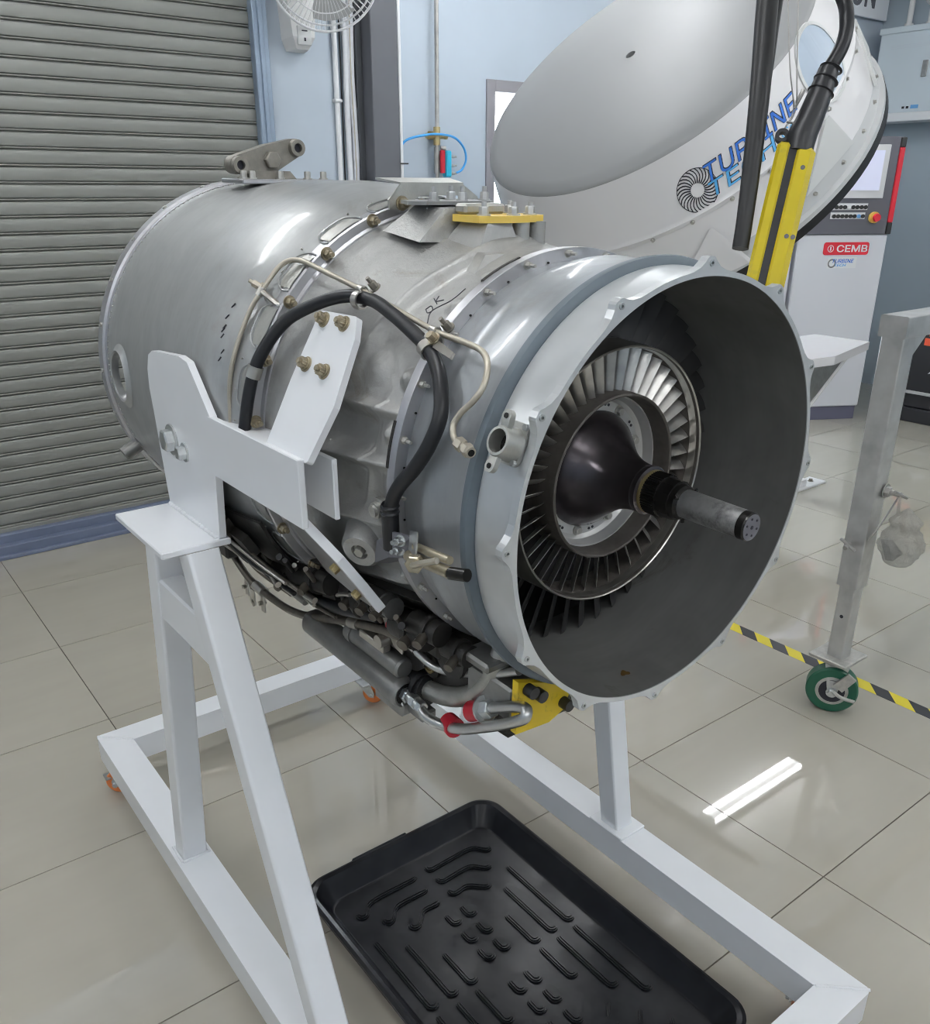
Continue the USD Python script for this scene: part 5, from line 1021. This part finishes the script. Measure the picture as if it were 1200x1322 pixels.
def gcaster(x, y):
    part(ga_, 'base_plate', bx((x - .06, y - .06, .176), (x + .075, y + .07, .189), .003), 'alucast')
    d = nrm(V(.50, -.86, 0)); e = V(-d[1], d[0], 0); c = V(x, y, 0) + d * .012 - V(.03, 0, 0) + V(0, 0, .080)
    fk = part(ga_, 'caster_fork', [cyl(V(x, y, .164), V(x, y, .177), .045, 24)] + [trimesh.convex.convex_hull(np.vstack([[V(x, y, .166) + d * q + e * (k * .034 + j * .002) for q in (-.035, .04)] + [c + d * q + e * (k * .034 + j * .002) + V(0, 0, zz) for q, zz in ((-.016, .016), (.016, .016), (-.012, -.014), (.012, -.014))] for j in (-1, 1)])) for k in (-1, 1)], 'alucast', smooth=30)
    part(fk, 'wheel', lathe3([(-.026, .050), (-.026, .075), (-.02, .080), (.02, .080), (.026, .075), (.026, .050)], c, e, 48, close=True), 'green', smooth=30, label='dark green wheel')
    part(fk, 'rim', [lathe3([(-.0265, .016), (-.0265, .050), (-.022, .052), (.022, .052), (.0265, .050), (.0265, .016)], c, e, 36, close=True)], 'alucast', smooth=30)
    part(fk, 'hub_bore', cyl(c + e * -.028, c + e * -.0266, .040, 24), 'ink'); part(fk, 'hub_bore', cyl(c + e * .0266, c + e * .028, .040, 24), 'ink')
    for k in (-1, 1): part(fk, 'axle_nut', hexbolt(c + e * k * .036, e * k, .013, .010, True), 'zinc', smooth=35)
    part(fk, 'brake_lever', [tube([c - e * .045 + V(0, 0, .01), c - e * .05 + d * .03 + V(0, 0, -.005), c - e * .05 + d * .070 + V(0, 0, -.012)], .006, 8), trimesh.convex.convex_hull(np.vstack([c - e * .038 + d * q + V(0, 0, zz) + e * j for q, zz in ((.04, .078), (.065, .06), (.0, .03), (.03, .01)) for j in (-.005, .005)]))], 'alucast', smooth=30)
gcaster(GX, GY); gcaster(GX + 1.72, GY)
pin = part(ga_, 'clamp_screw', [cyl(V(GX + .02, GY - .039, .755), V(GX + .02, GY - .085, .755), .008, 12), hexbolt(V(GX + .02, GY - .039, .755), V(0, -1, 0), .016, .012, True), cyl(V(GX - .02, GY - .085, .772), V(GX + .06, GY - .085, .738), .005, 10)], 'galv', smooth=35)
part(pin, 'pin_chain', tube([V(GX + .02, GY - .08, .75), V(GX + .0, GY - .065, .69), V(GX - .03, GY - .055, .64), V(GX - .04, GY - .045, .615)], .003, 6), 'galv', smooth=50)
part(ga_, 'hitch_pin', [cyl(V(GX - .046, GY + .005, .585), V(GX - .075, GY + .005, .58), .007, 10), cyl(V(GX - .06, GY + .03, .60), V(GX - .06, GY - .02, .575), .005, 8)], 'galv', smooth=35)
bag = trimesh.creation.icosphere(4); Xb = np.array(bag.vertices)
zz = Xb[:, 2]; th_ = np.arctan2(Xb[:, 1], Xb[:, 0])
rad = np.interp(zz, [-1, -.8, -.3, .1, .35, .55, .8, 1], [.55, .72, .98, .88, .62, .70, .30, .13]) / np.maximum(np.sqrt(1 - np.clip(zz, -.98, .98) ** 2), .3) * np.where(np.abs(zz) > .9, .8, 1)
rad = np.clip(rad, .1, 1.25) * (1 + .10 * np.sin(th_ * 7 + zz * 3) * np.clip(zz + .9, 0, 1) + .55 * (meshkit.fbm(Xb * 4.2, 4, 3) - .5))
bag.vertices = np.column_stack([Xb[:, 0] * rad * .060 + GX + .016, Xb[:, 1] * rad * .060 + GY - .118, zz * .092 + .632])
bg = thing('plastic_bag', 'crumpled clear plastic bag hanging from the gantry post', 'bag', (GX + .016, GY - .095, .54))
part(bg, 'film', bag, 'bag', smooth=45)
part(bg, 'contents', trimesh.convex.convex_hull(np.array([(GX + .016 + R2.uniform(-.03, .03), GY - .095 + R2.uniform(-.03, .03), .59 + R2.uniform(-.035, .03)) for _ in range(14)])), 'acc')
part(bg, 'tie', tube([V(GX + .016, GY - .09, .70), V(GX + .018, GY - .086, .735), V(GX + .02, GY - .082, .75)], .005, 8), 'bag', smooth=50)

# ============================================================ HOIST PENDANT AND CABLES
pb0, pb1 = V(1.5400, 1.0180, 1.655), V(1.4350, .980, 1.405)      # top and bottom of the yellow body
pd_ = nrm(pb1 - pb0); toC = nrm(EYE - (pb0 + pb1) / 2); pw_ = -nrm(np.cross(pd_, toC)); pn_ = np.cross(pd_, pw_)
pe = thing('hoist_pendant', 'yellow hoist pendant with a black centre strip hanging in front of the hood', 'pendant', pb1)
Lp = np.linalg.norm(pb1 - pb0)
sec = rrect(.068, .05, .014, 5)
def pbody(w0, w1, l0, l1, depth0, depth1, bev, m, nm):
    b = bx((w0, l0, depth0), (w1, l1, depth1), bev); X = np.array(b.vertices); b.vertices = pb0 + X[:, :1] * pw_ + X[:, 1:2] * pd_ + X[:, 2:] * pn_
    return b
part(pe, 'half_shell', pbody(-.0345, -.0100, 0, Lp + .06, -.024, .024, .012, 'pend', ''), 'pend')
part(pe, 'half_shell', pbody(-.0035, .0345, 0.004, Lp + .06, -.024, .024, .013, 'pend', ''), 'pend')
part(pe, 'centre_strip', pbody(-.014, .0015, .008, Lp + .058, -.02, .0205, .001, '', ''), 'black')
for l in (.045, .17, .265):
    for w in ((.018,) if l != .17 else (.018, .029)):
        part(pe, 'case_screw', cyl(pb0 + pw_ * w + pd_ * l + pn_ * .0225, pb0 + pw_ * w + pd_ * l + pn_ * .0248, .0042, 10), 'panel')
def pl_(w, l, n=0): return pb0 + pw_ * w + pd_ * l + pn_ * n
bt = part(pe, 'cable_boot', [tube([pl_(.004, .012), pl_(.004, -.02), pl_(.010, -.05), pl_(.018, -.10), pl_(.023, -.145)], [.0255, .0265, .024, .0215, .018], 18)] + [lathe3([(0, .017), (.003, r0 + .003), (.006, .017)], pl_(.018 + .004 * i, -.10 - .022 * i), nrm(pl_(.022, -.12) - pl_(.018, -.10)), 18, close=True) for i, r0 in enumerate((.0215, .020, .018))], 'black', smooth=40)
part(bt, 'ring_lug', [lathe3([(-.006, .006), (-.006, .0125), (.006, .0125), (.006, .006)], pl_(-.030, -.018), pn_, 18, close=True), pbody(-.022, .0, -.026, -.008, -.006, .006, .002, '', '')], 'black', smooth=35)
ctop = pl_(.023, -.145)
cb_ = thing('hoist_cable', 'thick black control cable curving up from the yellow pendant', 'cable', ctop)
part(cb_, 'cable', tube([ctop + (pl_(.0, 0) - pl_(.0, .03)) * -.3, ctop, pl_(.036, -.19), pl_(.034, -.235), pl_(.012, -.285), V(1.565, 1.07, 1.985), V(1.51, 1.11, 2.16), V(1.42, 1.15, 2.45), V(1.40, 1.17, 2.8), V(1.40, 1.17, ZC)], .0128, 14), 'hose', smooth=60)
sw = thing('support_wire', 'pair of thin steel wires tied to the ring of the yellow pendant', 'wire', pl_(-.03, -.02))
part(sw, 'wire', tube([pl_(-.030, -.03), pl_(-.022, -.07), V(1.545, 1.06, 1.80), V(1.55, 1.10, 2.0), V(1.50, 1.16, 2.6), V(1.48, 1.17, ZC)], .0013, 5), 'galv', smooth=60)
part(sw, 'wire', tube([pl_(-.030, -.03), pl_(-.018, -.07), V(1.553, 1.05, 1.80), V(1.57, 1.09, 2.0), V(1.53, 1.15, 2.6), V(1.50, 1.17, ZC)], .0013, 5), 'galv', smooth=60)
part(sw, 'wire_ferrule', [cyl(pl_(-.020, -.075), pl_(-.012, -.105), .004, 8), cyl(pl_(-.028, -.045), pl_(-.006, -.043), .0022, 6)], 'galv', smooth=40)
hb = thing('hanging_cable', 'thick black rubber cable hanging straight down left of the yellow pendant with its cut end', 'cable', (1.418, 1.027, 1.49))
part(hb, 'cable', tube([V(1.427, 1.033, 1.484), V(1.440, 1.040, 1.53), V(1.470, 1.060, 1.62), V(1.510, 1.090, 1.75), V(1.555, 1.128, 1.88), V(1.58, 1.15, 2.0), V(1.60, 1.17, 2.4), V(1.60, 1.17, ZC)], [.0150, .0150, .0165, .0185, .020, .020, .020, .020], 16), 'rubber', smooth=50)
part(hb, 'cable', tube([V(1.520, 1.085, 1.70), V(1.545, 1.105, 1.80), V(1.59, 1.135, 1.92), V(1.63, 1.15, 2.1), V(1.66, 1.17, 2.5), V(1.66, 1.17, ZC)], [.006, .011, .013, .013, .013, .013], 12), 'rubber', smooth=50)
